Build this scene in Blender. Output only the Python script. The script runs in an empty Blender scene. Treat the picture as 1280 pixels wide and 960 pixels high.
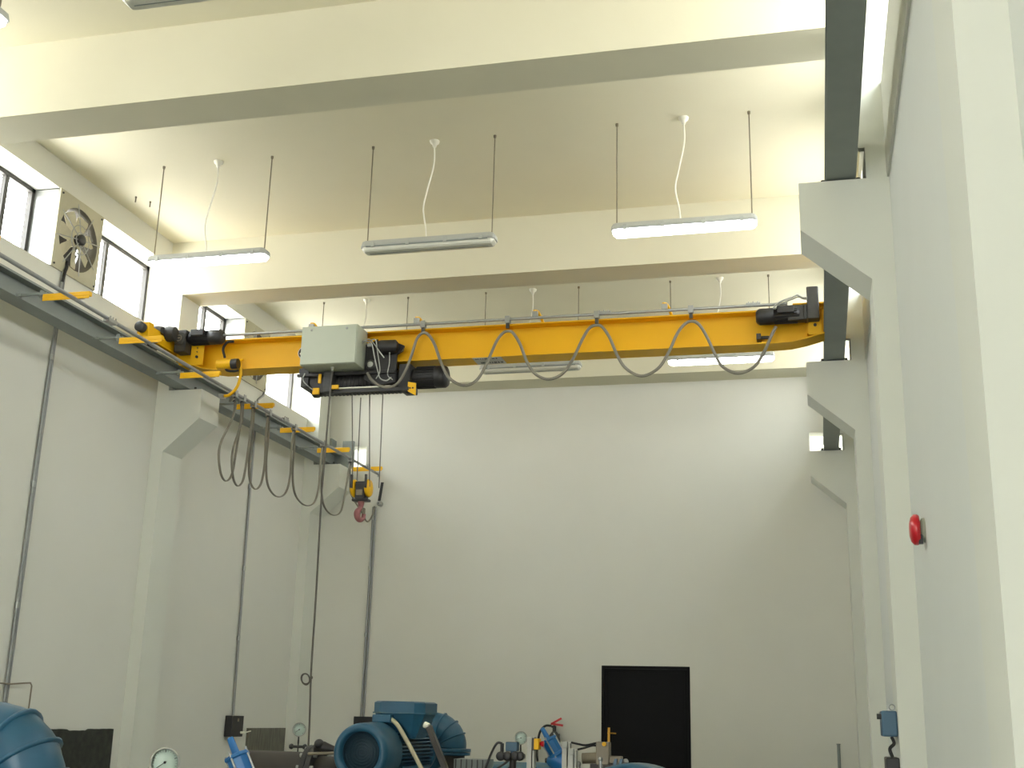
import bpy, bmesh, math, random
from mathutils import Vector, Matrix
random.seed(4)
# ------------------------------------------------------------------ units
# Everything is authored in survey units u (1 u = 1.55 m); the floor lies at z = 0.8 u
S = 1.55
ZF = 0.8
CAM = Vector((0, 0, 1.6))
FPX = 1498.19
W2C = Matrix(((0.97019664, 0.24106147, 0.02465446),
              (-0.04150375, 0.26555074, -0.96320312),
              (-0.23873817, 0.93347318, 0.26764139)))
C2W = W2C.transposed()
col = bpy.context.scene.collection

def W(p):
    return Vector((p[0] * S, p[1] * S, (p[2] - ZF) * S))

def at(px, py, Y):
    """survey: the point of the plane y = Y seen at a photo pixel"""
    r = C2W @ Vector(((px - 640) / FPX, (py - 480) / FPX, 1))
    return CAM + r * (Y / r[1])

def atx(px, py, X):
    r = C2W @ Vector(((px - 640) / FPX, (py - 480) / FPX, 1))
    return CAM + r * (X / r[0])

# ------------------------------------------------------------------ materials
def lin(c):
    return tuple(((v / 255) / 12.92 if v / 255 <= .04045 else (((v / 255) + .055) / 1.055) ** 2.4) for v in c)

def mat(name, rgb, rough=.6, metal=0, var=.06, scale=6, bump=0, spec=.5, rgb2=None, stretch=None, coat=0):
    m = bpy.data.materials.new(name); m.use_nodes = True
    nt = m.node_tree; b = nt.nodes['Principled BSDF']
    b.inputs['Roughness'].default_value = rough
    b.inputs['Metallic'].default_value = metal
    b.inputs['Specular IOR Level'].default_value = spec
    b.inputs['Coat Weight'].default_value = coat
    c = lin(rgb)
    c2 = lin(rgb2) if rgb2 else tuple(v * (1 - var * 2) for v in c)
    tc = nt.nodes.new('ShaderNodeTexCoord'); mp = nt.nodes.new('ShaderNodeMapping')
    nz = nt.nodes.new('ShaderNodeTexNoise'); nz.inputs['Scale'].default_value = scale
    nz.inputs['Detail'].default_value = 5
    if stretch: mp.inputs['Scale'].default_value = stretch
    nt.links.new(tc.outputs['Object'], mp.inputs['Vector']); nt.links.new(mp.outputs['Vector'], nz.inputs['Vector'])
    rp = nt.nodes.new('ShaderNodeValToRGB')
    rp.color_ramp.elements[0].position = .3; rp.color_ramp.elements[1].position = .7
    rp.color_ramp.elements[0].color = (*c2, 1); rp.color_ramp.elements[1].color = (*c, 1)
    nt.links.new(nz.outputs['Fac'], rp.inputs['Fac']); nt.links.new(rp.outputs['Color'], b.inputs['Base Color'])
    if bump:
        n2 = nt.nodes.new('ShaderNodeTexNoise'); n2.inputs['Scale'].default_value = scale * 12
        nt.links.new(tc.outputs['Object'], n2.inputs['Vector'])
        bp = nt.nodes.new('ShaderNodeBump'); bp.inputs['Strength'].default_value = bump; bp.inputs['Distance'].default_value = .01
        nt.links.new(n2.outputs['Fac'], bp.inputs['Height']); nt.links.new(bp.outputs['Normal'], b.inputs['Normal'])
    return m

def emis(name, rgb, strength, base=(235, 235, 235)):
    m = mat(name, base, .4)
    b = m.node_tree.nodes['Principled BSDF']
    b.inputs['Emission Color'].default_value = (*lin(rgb), 1); b.inputs['Emission Strength'].default_value = strength
    return m

def glassmat(name, tint=(1, 1, 1), gloss=.08):
    m = bpy.data.materials.new(name); m.use_nodes = True; nt = m.node_tree
    nt.nodes.remove(nt.nodes['Principled BSDF'])
    t = nt.nodes.new('ShaderNodeBsdfTransparent'); t.inputs['Color'].default_value = (*tint, 1)
    g = nt.nodes.new('ShaderNodeBsdfGlossy'); g.inputs['Roughness'].default_value = .03
    x = nt.nodes.new('ShaderNodeMixShader'); x.inputs['Fac'].default_value = gloss
    nt.links.new(t.outputs[0], x.inputs[1]); nt.links.new(g.outputs[0], x.inputs[2])
    nt.links.new(x.outputs[0], nt.nodes['Material Output'].inputs['Surface'])
    return m

M = dict(
    wall=mat('cream_wall_paint', (211, 211, 203), .75, var=.012, scale=1.3, bump=.05, spec=.3),
    wallr=mat('cool_lit_wall_paint', (208, 211, 206), .75, var=.012, scale=1.3, bump=.05, spec=.3),  # cool light from behind is put into the right wall's colour
    beam=mat('cream_beam_paint', (213, 209, 187), .75, var=.012, scale=1.7, bump=.05, spec=.3),
    conc=mat('cream_concrete_paint', (210, 212, 203), .75, var=.012, scale=1.7, bump=.05, spec=.3),
    ceil=mat('cream_ceiling_paint', (222, 217, 193), .8, var=.015, scale=1.1, bump=.05, spec=.3),
    floor=mat('grey_painted_concrete_floor', (158, 158, 150), .5, var=.08, scale=2, bump=.1),
    steel=mat('grey_painted_steel', (126, 133, 130), .5, var=.04, scale=5),
    galv=mat('galvanised_steel', (168, 170, 168), .38, .75, var=.06, scale=20),
    conduit=mat('grey_conduit_metal', (146, 148, 148), .45, .25, var=.06, scale=20),
    alu=mat('brushed_aluminium', (172, 172, 164), .5, .2, var=.05, scale=25),
    yellow=mat('yellow_crane_paint', (230, 176, 0), .5, var=.02, scale=3, spec=.4),
    black=mat('black_painted_metal', (38, 37, 38), .45, var=.1, scale=12),
    dark=mat('dark_grey_cast_metal', (62, 62, 60), .5, var=.15, scale=15),
    rubber=mat('black_rubber', (30, 30, 32), .7, var=.1),
    cableg=mat('grey_flat_cable', (128, 124, 112), .6, var=.08),
    pend=mat('dark_grey_cable', (88, 84, 76), .6, var=.08),
    rope=mat('steel_wire_rope', (105, 103, 98), .5, .4, var=.1, scale=60),
    box=mat('light_grey_enclosure_paint', (178, 184, 168), .5, var=.01),
    blue=mat('blue_machine_paint', (32, 84, 112), .38, var=.08, scale=9, bump=.05),
    blue2=mat('bright_blue_paint', (28, 104, 168), .35, var=.05, scale=9),
    dblue=mat('dark_blue_grille', (18, 48, 62), .6, var=.1),
    dust=mat('dusty_blue_paint', (96, 112, 110), .8, var=.12, scale=9, rgb2=(40, 96, 130)),
    pipe=mat('dark_brown_pipe_paint', (46, 40, 36), .5, var=.12),
    red=mat('red_plastic', (196, 18, 34), .3, var=.04, coat=.3),
    hookred=mat('faded_red_hook_paint', (150, 92, 92), .5, var=.12, scale=30),
    dial=mat('pale_gauge_dial', (196, 214, 204), .35, var=.02),
    white=mat('white_plastic', (232, 230, 216), .5, var=.02),
    grey=mat('grey_plastic', (170, 172, 166), .5, var=.03),
    frame=mat('dark_anodised_window_frame', (62, 60, 56), .6, 0, var=.06),
    reveal=mat('white_reveal_paint', (238, 236, 224), .7, var=.01),
    door=mat('black_door_paint', (13, 13, 15), .6, var=.1, scale=4, spec=.15),
    brass=mat('brass', (196, 148, 60), .3, .8, var=.08),
    board=mat('dark_stained_board', (52, 54, 46), .85, var=.2, scale=10, rgb2=(30, 32, 28), bump=.3),
    board2=mat('weathered_grey_board', (116, 114, 102), .85, var=.1, scale=6, rgb2=(84, 84, 74), bump=.3, stretch=(1, 4, .6)),
    ring=mat('dark_fan_ring', (96, 92, 80), .6, var=.1),  # toned darker than the blades so they stand out
    blade=mat('dull_aluminium_blade', (196, 190, 164), .6, .0, var=.05),
    fanpanel=mat('weathered_galvanised_panel', (178, 174, 152), .6, .0, var=.05, scale=5),
    glass=glassmat('window_glass', (1, 1, 1), .05),
    gaugeglass=glassmat('gauge_glass', (.98, 1, .99), .08),
    lens=mat('clear_ribbed_diffuser', (206, 206, 194), .3, var=.02),
    lit=emis('lit_fluorescent_diffuser', (246, 250, 255), 7),
    hose=mat('pale_flexible_conduit', (186, 178, 148), .5, var=.05, scale=40),
    tan=mat('beige_valve_metal', (132, 122, 104), .5, var=.1),
    greybase=mat('grey_green_base', (150, 156, 140), .5, var=.05),
    ink=mat('dark_print', (40, 38, 40), .6, var=0),
    plate=mat('silver_label_plate', (190, 188, 176), .4, var=.05),
    bluebox=mat('muted_blue_paint', (62, 96, 120), .5, var=.05),
    mesh=mat('steel_grey_ceiling_bolt', (120, 112, 90), .6, var=.05),
)

# ------------------------------------------------------------------ mesh building
class MB:
    def __init__(s): s.v = []; s.f = []; s.sm = []
    def add(s, vs, fs, smooth=False):
        o = len(s.v); s.v += [Vector(p) for p in vs]
        for f in fs: s.f.append([o + i for i in f]); s.sm.append(smooth)
        return s
    def box(s, x0, x1, y0, y1, z0, z1):
        vs = [(x, y, z) for x in (x0, x1) for y in (y0, y1) for z in (z0, z1)]
        return s.add(vs, [(0, 1, 3, 2), (4, 6, 7, 5), (0, 4, 5, 1), (2, 3, 7, 6), (0, 2, 6, 4), (1, 5, 7, 3)])
    def obox(s, c, ax, hx, hy, hz):
        """box about c with axes ax (3 vectors)"""
        c = Vector(c); vs = [c + ax[0] * (i * hx) + ax[1] * (j * hy) + ax[2] * (k * hz) for i in (-1, 1) for j in (-1, 1) for k in (-1, 1)]
        return s.add(vs, [(0, 1, 3, 2), (4, 6, 7, 5), (0, 4, 5, 1), (2, 3, 7, 6), (0, 2, 6, 4), (1, 5, 7, 3)])
    def prism(s, poly, axis, a, b):
        n = len(poly)
        def mk(p, t):
            q = list(p); q.insert(axis, t); return q
        vs = [mk(p, a) for p in poly] + [mk(p, b) for p in poly]
        return s.add(vs, [list(range(n)), list(range(2 * n - 1, n - 1, -1))] + [(i, (i + 1) % n, (i + 1) % n + n, i + n) for i in range(n)])
    def rings(s, rs, caps=True, smooth=True, closed=False):
        n = len(rs[0]); vs = [p for r in rs for p in r]; fs = []
        m = len(rs)
        for k in range(m if closed else m - 1):
            for i in range(n):
                a, b = k * n, ((k + 1) % m) * n
                fs.append((a + i, a + (i + 1) % n, b + (i + 1) % n, b + i))
        s.add(vs, fs, smooth)
        if caps and not closed:
            s.add(rs[0], [list(range(n))[::-1]]); s.add(rs[-1], [list(range(n))])
        return s
    def lathe(s, o, d, prof, n=24, caps=True, smooth=True):
        """profile of (distance along d, radius) about the axis o + t d"""
        o = Vector(o); d = Vector(d).normalized()
        u = d.orthogonal().normalized(); w = d.cross(u)
        rs = [[o + d * t + (u * math.cos(2 * math.pi * i / n) + w * math.sin(2 * math.pi * i / n)) * max(r, 1e-5) for i in range(n)] for t, r in prof]
        return s.rings(rs, caps, smooth)
    def cyl(s, a, b, r, n=20, smooth=True):
        a = Vector(a); b = Vector(b)
        return s.lathe(a, b - a, [(0, r), ((b - a).length, r)], n, True, smooth)
    def tube(s, pts, r, n=8, ry=None, side=None, caps=True):
        pts = [Vector(p) for p in pts]; rs = []
        up = Vector(side) if side else None
        prev = None
        for i, p in enumerate(pts):
            t = (pts[min(i + 1, len(pts) - 1)] - pts[max(i - 1, 0)]).normalized()
            if up is not None: u = (up - t * up.dot(t)).normalized()
            elif prev is None: u = t.orthogonal().normalized()
            else: u = (prev - t * prev.dot(t)).normalized()
            prev = u; w = t.cross(u)
            rr = r[i] if isinstance(r, (list, tuple)) else r
            r2 = ry if ry else rr
            rs.append([p + u * (rr * math.cos(2 * math.pi * k / n)) + w * (r2 * math.sin(2 * math.pi * k / n)) for k in range(n)])
        return s.rings(rs, caps)
    def ring(s, c, d, R, r, n=24, m=8):
        c = Vector(c); d = Vector(d).normalized(); u = d.orthogonal().normalized(); w = d.cross(u); rs = []
        for i in range(n):
            a = 2 * math.pi * i / n; e = u * math.cos(a) + w * math.sin(a)
            rs.append([c + e * (R + r * math.cos(2 * math.pi * k / m)) + d * (r * math.sin(2 * math.pi * k / m)) for k in range(m)])
        return s.rings(rs, closed=True)
    def ball(s, c, r, n=12, sz=1):
        c = Vector(c); k = 8
        return s.lathe(c - Vector((0, 0, r * sz)), (0, 0, 1), [(r * sz * (1 - math.cos(math.pi * i / k)), r * math.sin(math.pi * i / k)) for i in range(k + 1)], n, False)
    def lo(s):
        xs = [p[0] for p in s.v]; ys = [p[1] for p in s.v]; zs = [p[2] for p in s.v]
        return ((min(xs) + max(xs)) / 2, (min(ys) + max(ys)) / 2, min(zs))
    def build(s, name, m, parent=None, bevel=0, label=None, cat=None, group=None, kind=None, origin=None):
        me = bpy.data.meshes.new(name)
        if parent is not None: O = Vector(parent['_o'])
        else: O = Vector(origin if origin else s.lo())
        me.from_pydata([(p - O) * S for p in s.v], [], s.f)
        me.polygons.foreach_set('use_smooth', s.sm)
        bm = bmesh.new(); bm.from_mesh(me); bmesh.ops.recalc_face_normals(bm, faces=bm.faces[:]); bm.to_mesh(me); bm.free()
        me.materials.append(m)
        o = bpy.data.objects.new(name, me); col.objects.link(o)
        o['_o'] = tuple(O)
        if parent is not None: o.parent = parent
        else: o.location = W(O)
        if bevel:
            b = o.modifiers.new('bevel', 'BEVEL'); b.width = bevel * S; b.segments = 2; b.limit_method = 'ANGLE'; b.angle_limit = math.radians(40)
        tag(o, label, cat, group, kind)
        return o

def tag(o, label=None, cat=None, group=None, kind=None):
    if label: o['label'] = label
    if cat: o['category'] = cat
    if group: o['group'] = group
    if kind: o['kind'] = kind
    return o

def thing(name, o, label=None, cat=None, group=None, kind=None):
    e = bpy.data.objects.new(name, None); col.objects.link(e)
    e.empty_display_size = .1; e.location = W(o); e['_o'] = tuple(o)
    return tag(e, label, cat, group, kind)

def dup(o, d=(0, 0, 0), label=None, parent=None):
    c = o.copy(); col.objects.link(c)
    if parent is None:
        c.location = o.location + Vector(d) * S
        if label: c['label'] = label
    else: c.parent = parent
    for ch in [x for x in bpy.data.objects if x.parent == o]: dup(ch, parent=c)
    return c

def cr(pts, k=8):
    """Catmull-Rom through points"""
    P = [Vector(p) for p in pts]; P = [P[0] * 2 - P[1]] + P + [P[-1] * 2 - P[-2]]; out = []
    for i in range(1, len(P) - 2):
        for j in range(k):
            t = j / k
            out.append(.5 * ((2 * P[i]) + (-P[i - 1] + P[i + 1]) * t + (2 * P[i - 1] - 5 * P[i] + 4 * P[i + 1] - P[i + 2]) * t * t + (-P[i - 1] + 3 * P[i] - 3 * P[i + 1] + P[i + 2]) * t ** 3))
    out.append(P[-2]); return out

# ------------------------------------------------------------------ the hall
XL, XR = -5.69, .46            # inner wall faces
OL, OR = -5.99, .76            # outer wall faces
YE = 13.0                      # far wall
ZC, ZB = 5.785, 5.267          # ceiling, underside of beams
W0, W1 = 4.905, 5.56           # window sill and head
ZR = 4.355                     # corbel tops (runway bearing)
COLY = [-3.9, -.7, 2.48, 6.0, 9.34, 12.63]
CD = .34
YB = -4.4                      # rear wall

MB().box(OL, OR, YB - .3, YE + .3, ZF - .15, ZF).build('floor', M['floor'], kind='structure')
MB().box(OL, OR, YB - .3, YE + .3, ZC, ZC + .2).build('ceiling', M['ceil'], kind='structure')

bays = [(COLY[i] + CD, COLY[i + 1]) for i in range(len(COLY) - 1)]
# fan boxes stand between the two windows of every bay
fans = [(a + 1.265 if k != 4 else 10.87, a + 1.87 if k != 4 else 11.47) for k, (a, b) in enumerate(bays)]
fans[3] = (7.605, 8.21)

def side_wall(name, xi, xo, m_):
    w = MB()
    x0, x1 = min(xi, xo), max(xi, xo)
    w.box(x0, x1, YB, YE, ZF, W0); w.box(x0, x1, YB, YE, W1, ZC)
    for i, y in enumerate(COLY):
        w.box(x0, x1, y if i else YB, y + CD if i < 5 else YE, W0, W1)
    for k in range(5):
        if not (xi < -1 and k >= 3): w.box(x0, x1, fans[k][0], fans[k][1], W0, W1)
    return w.build(name, M[m_], kind='structure')
side_wall('wall_left', XL, OL, 'wall'); side_wall('wall_right', XR, OR, 'wallr')
# low ring beam of the right wall between the columns
for (a, b) in bays[1:]:
    MB().box(XR - .012, XR, a, b, ZR, W0).build('trim_1', M['conc'], kind='structure')

# far wall with door and the two runway openings
RH = [(-5.575, -5.075), (0.0, .345)]
HZ = 4.64
DX0, DX1, DZ = -2.255, -1.318, 2.155
w = MB(); ye = YE + .22
w.box(OL, OR, YE, ye, HZ, ZC)
w.box(OL, RH[0][0], YE, ye, ZR, HZ); w.box(RH[0][1], RH[1][0], YE, ye, ZR, HZ); w.box(RH[1][1], OR, YE, ye, ZR, HZ)
w.box(OL, OR, YE, ye, DZ, ZR)
w.box(OL, DX0, YE, ye, ZF, DZ); w.box(DX1, OR, YE, ye, ZF, DZ)
w.build('wall_far', M['wall'], kind='structure')
# cream slab added behind the runway openings to cut the sky's brightness
MB().box(OL - 1, OR + 1, 13.6, 13.8, ZF - .15, 7.8).build('wall_added_backing', M['wall'], kind='structure')
# rear wall (behind the camera) with a tall opening added for fill daylight
w = MB()
w.box(OL, OR, YB - .25, YB, 4.0, ZC); w.box(OL, -3.0, YB - .25, YB, ZF, 4.0); w.box(-1.2, OR, YB - .25, YB, ZF, 4.0)
w.build('wall_rear', M['wall'], kind='structure')

# beams
for i, y in enumerate(COLY):
    y1 = y + CD if i < 5 else YE
    MB().box(XL, XR, y, y1, ZB, ZC).build('concrete_beam', M['beam'], kind='structure')
# columns with corbels
for side in (0, 1):
    sgn = 1 if side else -1
    xi = .345 if side else -5.575     # inner column face
    xu = .305 if side else -5.54      # inner face above the runway
    nose = 0.0 if side else -5.245
    xw = XR if side else XL
    for i, y in enumerate(COLY):
        y1 = y + CD if i < 5 else YE
        m = MB()
        poly = [(xw, ZF), (xi, ZF), (xi, 3.795), (nose, 4.09), (nose, ZR), (xi, ZR), (xi, 4.53), (xu, 4.53), (xu, ZB), (xw, ZB)]
        # split into convex pieces
        for q in ([(xw, ZF), (xi, ZF), (xi, ZB), (xw, ZB)], [(xi, 3.795), (nose, 4.09), (nose, ZR), (xi, ZR)]):
            m.prism(q, 1, y, y1)
        m.prism([(xi, 4.53), (xu, 4.53), (xu, ZB), (xi, ZB)], 1, y, y + (.045 if side else CD - .01))
        m.build('concrete_column', M['conc'], kind='structure')

# ------------------------------------------------------------------ windows
wn = 0
def window(xi, xo, a, b, mull):
    global wn
    wn += 1
    sg = 1 if xo > xi else -1
    xf = xi + sg * .22
    root = thing('window_%d' % wn, (xf, (a + b) / 2, W0), kind='structure')
    f = MB(); t = .035; d = .045
    x0, x1 = sorted((xf, xf + sg * d))
    f.box(x0, x1, a, a + t, W0, W1); f.box(x0, x1, b - t, b, W0, W1); f.box(x0, x1, a, b, W0, W0 + t); f.box(x0, x1, a, b, W1 - t, W1)
    f.build('window_frame', M['frame'], root)
    x0, x1 = sorted((xf + sg * .005, xf + sg * (d - .005)))
    MB().box(x0, x1, mull - .022, mull + .022, W0 + t, W1 - t).build('mullion', M['frame'], root)
    g = xf + sg * .022
    for (p, q) in ((a + t, mull - .022), (mull + .022, b - t)):
        gx = sorted((g - .003, g + .003))
        MB().box(gx[0], gx[1], p, q, W0 + t, W1 - t).build('pane', M['glass'], root)
    return root
for k, (a, b) in enumerate(bays):
    fa, fb = fans[k]
    m1 = {3: 7.27, 4: 10.45}.get(k, (a + fa) / 2)
    m2 = fb + .45
    window(XL, OL, a, fa, m1); window(XL, OL, fb, b, m2)
    window(XR, OR, a, fa, m1); window(XR, OR, fb, b, m2)

# ------------------------------------------------------------------ exhaust fans
def fan(x, sg, ya, yb, label):
    """sg: direction into the room"""
    yc = (ya + yb) / 2; zc = (W0 + W1) / 2 - .0; R = .262
    root = thing('exhaust_fan', (x, yc, W0), label, 'fan', 'exhaust fans high in the side walls')
    # housing: galvanised sheet box through the wall
    h = MB(); t = .008; xo = x - sg * .24
    xa, xb = sorted((x, xo))
    for (p, q, r, s_) in ((ya, ya + t, W0, W1), (yb - t, yb, W0, W1), (ya, yb, W0, W0 + t), (ya, yb, W1 - t, W1)):
        h.box(xa, xb, p, q, r, s_)
    h.build('housing', M['galv'], root)
    # mounting panel with round hole
    n = 40; pf = MB(); x0, x1 = x + sg * .002, x + sg * .014
    def sq(a):
        c, s_ = math.cos(a), math.sin(a); k = 1 / max(abs(c), abs(s_))
        return (yc + c * k * (yb - ya) / 2, zc + s_ * k * (W1 - W0) / 2)
    angs = sorted(set([2 * math.pi * i / n for i in range(n)] + [math.pi / 4 + i * math.pi / 2 for i in range(4)]))
    n = len(angs)
    for xx in (x0, x1):
        pf.add([(xx, *sq(a)) for a in angs] + [(xx, yc + math.cos(a) * R, zc + math.sin(a) * R) for a in angs],
               [(i, (i + 1) % n, (i + 1) % n + n, i + n) for i in range(n)])
    for o_ in (0, n):
        vs = [pf.v[o_ + i] for i in range(n)] + [pf.v[2 * n + o_ + i] for i in range(n)]
        pf.add(vs, [(i, (i + 1) % n, (i + 1) % n + n, i + n) for i in range(n)])
    pf.build('mounting_panel', M['fanpanel'], root)
    ox = Vector((-sg, 0, 0))
    c = Vector((x, yc, zc))
    rg = MB(); rg.lathe(c + ox * -.012, ox, [(0, R + .018), (.0, R), (.05, R - .012), (.16, R - .012), (.16, R + .002), (.04, R + .002)], 40, False)
    rg.build('inlet_ring', M['ring'], root)
    # shutter behind
    lv = MB()
    for i in range(8):
        z = W0 + .05 + i * .078
        lv.obox((x + ox.x * .20, yc, z), (Vector((1, 0, 0)), Vector((0, 1, 0)), Vector((sg * .35, 0, 1)).normalized()), .004, (yb - ya) / 2 - .02, .034)
    lv.build('shutter', M['dark'], root)
    hub = MB(); hub.lathe(c + ox * .0, ox, [(0, .0), (0, .045), (.06, .05), (.06, 0)], 20)
    hub.build('hub', M['blade'], root)
    for i in range(7):
        a = 2 * math.pi * i / 7 + .3
        e = Vector((0, math.cos(a), math.sin(a))); g = Vector((0, -math.sin(a), math.cos(a)))
        b = MB(); pts = []
        for r_, wd, tw in ((.04, .03, .45), (.12, .045, .35), (.2, .056, .28), (.232, .05, .25)):
            q = c + ox * .022 + e * r_; dv = (g * math.cos(tw) + ox * math.sin(tw)) * wd; nn = dv.cross(e).normalized() * .003
            pts.append([q + dv + nn, q - dv + nn, q - dv - nn, q + dv - nn])
        b.rings(pts, True, False); b.build('blade', M['blade'], root)
    mt = MB(); mt.lathe(c + ox * -.06, ox, [(0, 0), (0, .036), (.01, .045), (.09, .045), (.09, 0)], 20); mt.build('motor', M['black'], root)
    # wire guard spokes in front
    gd = MB()
    for i in range(8):
        a = 2 * math.pi * i / 8 + .2
        e = Vector((0, math.cos(a), math.sin(a)))
        gd.cyl(c + ox * -.035 + e * .04, c + ox * -.014 + e * (R + .035), .0045, 6)
    gd.ring(c + ox * -.034, ox, .06, .0045, 20, 6); gd.ring(c + ox * -.03, ox, .12, .004, 24, 6)
    gd.build('wire_guard', M['galv'], root)
    for (p, q) in ((ya + .03, W0 + .03), (yb - .03, W0 + .03), (ya + .03, W1 - .03), (yb - .03, W1 - .03)):
        MB().lathe((x + sg * .014, p, q), (sg, 0, 0), [(0, .009), (.008, .008), (.008, 0)], 8).build('bolt', M['dark'], root)
    return root
fan(XL, 1, *fans[3], 'wall exhaust fan with metal blades between two bright windows, left of the hanging lamp')
fan(XL, 1, *fans[4], 'wall exhaust fan half hidden behind the yellow crane girder and grey control box')

# ------------------------------------------------------------------ far door
root = thing('door_1', ((DX0 + DX1) / 2, YE, ZF), kind='structure')
f = MB(); f.box(DX0, DX0 + .03, YE - .006, YE + .1, ZF, DZ); f.box(DX1 - .03, DX1, YE - .006, YE + .1, ZF, DZ); f.box(DX0 + .03, DX1 - .03, YE - .006, YE + .1, DZ - .03, DZ)
f.build('door_frame', M['door'], root)
l = MB(); l.box(DX0 + .032, DX1 - .032, YE + .012, YE + .05, ZF + .005, DZ - .032)
l.build('door_leaf', M['door'], root, bevel=.002)
l = MB(); l.box(DX0 + .06, DX1 - .06, YE + .006, YE + .014, 2.085, 2.10); l.box(DX0 + .06, DX1 - .06, YE + .006, YE + .014, ZF + .05, ZF + .07)
l.box(DX0 + .06, DX0 + .072, YE + .006, YE + .014, ZF + .05, 2.1); l.box(DX1 - .072, DX1 - .06, YE + .006, YE + .014, ZF + .05, 2.1)
l.build('door_moulding', M['door'], root)
hp = at(761, 920, YE)
h = MB(); h.box(hp.x - .012, hp.x + .012, YE - .002, YE + .012, hp.z - .075, hp.z + .085)
hx, hz = hp.x, hp.z + .03
h.cyl((hx, YE, hz), (hx, YE - .05, hz), .008, 10); h.tube([(hx, YE - .05, hz), (hx + .05, YE - .052, hz), (hx + .085, YE - .048, hz - .002)], .007, 8)
h.build('door_handle', M['brass'], root)

# ------------------------------------------------------------------ runway beams
def ibeam_y(m, xc, y0, y1, z0, z1, w, tf, tw):
    m.box(xc - w / 2, xc + w / 2, y0, y1, z0, z0 + tf); m.box(xc - w / 2, xc + w / 2, y0, y1, z1 - tf, z1); m.box(xc - tw / 2, xc + tw / 2, y0, y1, z0 + tf, z1 - tf)
RX = {0: -5.45, 1: .218}
for side, lab in ((0, 'grey steel runway beam on the left corbels carrying the yellow crane'), (1, 'grey steel runway beam overhead along the right wall')):
    xc = RX[side]
    root = thing('runway_beam', (xc, 4.5, ZR), lab, 'crane rail', 'crane runway beams')
    b = MB(); ibeam_y(b, xc, -4.2, YE + .1, ZR + .012, 4.535, .152, .016, .012); b.build('beam', M['steel'], root)
    MB().box(xc - .02, xc + .02, -4.2, YE + .1, 4.535, 4.56).build('rail', M['steel'], root)
    for i, y in enumerate(COLY[2:]):
        p = MB(); p.box(xc - .11, xc + .11, y + .03, y + .28, ZR, ZR + .012); p.build('bearing_plate', M['steel'], root)
        for dx in (-.09, .09):
            q = MB()
            for dy in (.09, .2): q.cyl((xc + dx, y + dy, ZR + .012), (xc + dx, y + dy, ZR + .045), .012, 6)
            q.build('anchor_bolt', M['dark'], root)
    e = MB(); e.box(xc - .012, xc + .012, 12.8, 12.95, 4.56, 4.70); sg_ = 1 if side == 0 else -1; xa_, xb_ = sorted((xc + sg_ * .11, xc + sg_ * .25)); 
    if side == 0: e.box(xa_, xb_, 12.90, 12.93, ZR, 4.685); e.box(min(xc, xa_), max(xc, xb_), 12.93, 12.945, ZR + .02, 4.6)
    e.build('end_stop', M['steel'], root)

# ------------------------------------------------------------------ cable track along the left runway
TX, TZ = -4.9, 4.292
def tzy(y): return TZ + max(0, 9 - y) * .012
root = thing('cable_track', (TX, 9.5, TZ), 'long grey cable track tube running below the left runway beam', 'cable track')
t = MB(); t.tube([(TX, y, tzy(y)) for y in (3.3, 6, 9, 12.985)], .015, 10); t.build('tube', M['conduit'], root)
for y in (7.32, 10.35, 12.6):
    s_ = MB(); s_.box(TX - .024, TX + .024, y - .055, y + .055, TZ - .004, TZ + .024)
    for k in (-.035, 0, .035): s_.cyl((TX + .02, y + k, TZ + .02), (TX + .02, y + k, TZ + .04), .006, 6)
    s_.build('joint_clamp', M['galv'], root)
arm0 = None
for y in (5.9, 6.9, 7.88, 8.83, 9.89, 10.85, 11.8, 12.82):
    if arm0 is None:
        z = 4.30 + tzy(y) - TZ
        a = MB(); a.box(-5.17, -4.80, y - .018, y + .018, z + .018, z + .05); a.box(-5.17, -4.80, y - .018, y - .012, z - .002, z + .018)
        arm0 = a.build('support_arm', M['yellow'], root, bevel=.003)
        c = MB(); c.box(-5.36, -5.15, y - .012, y + .012, z + .05, z + .066); c.box(-5.40, -5.355, y - .02, y + .02, ZR + .028, ZR + .05)
        c.box(-5.362, -5.35, y - .012, y + .012, z + .05, ZR + .05)
        for k in (-5.20, -5.185): c.cyl((k, y, z + .03), (k, y, z + .085), .008, 6)
        clamp0 = c.build('beam_clamp', M['steel'], root)
        h = MB(); h.box(TX - .012, TX + .05, y - .014, y + .014, tzy(y) + .01, tzy(y) + .024)
        hang0 = h.build('saddle', M['galv'], root); y00 = y
    else:
        for o_ in (arm0, clamp0, hang0):
            if y > 12.5 and o_ is clamp0: continue
            k = o_.copy(); col.objects.link(k); k.parent = root; k.location = (0, (y - y00) * S, (tzy(y) - tzy(y00)) * S)
fs = MB(); fs.box(TX - .012, TX + .012, 12.97, 12.985, TZ - .03, TZ + .03); fs.build('end_plate', M['galv'], root)

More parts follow.
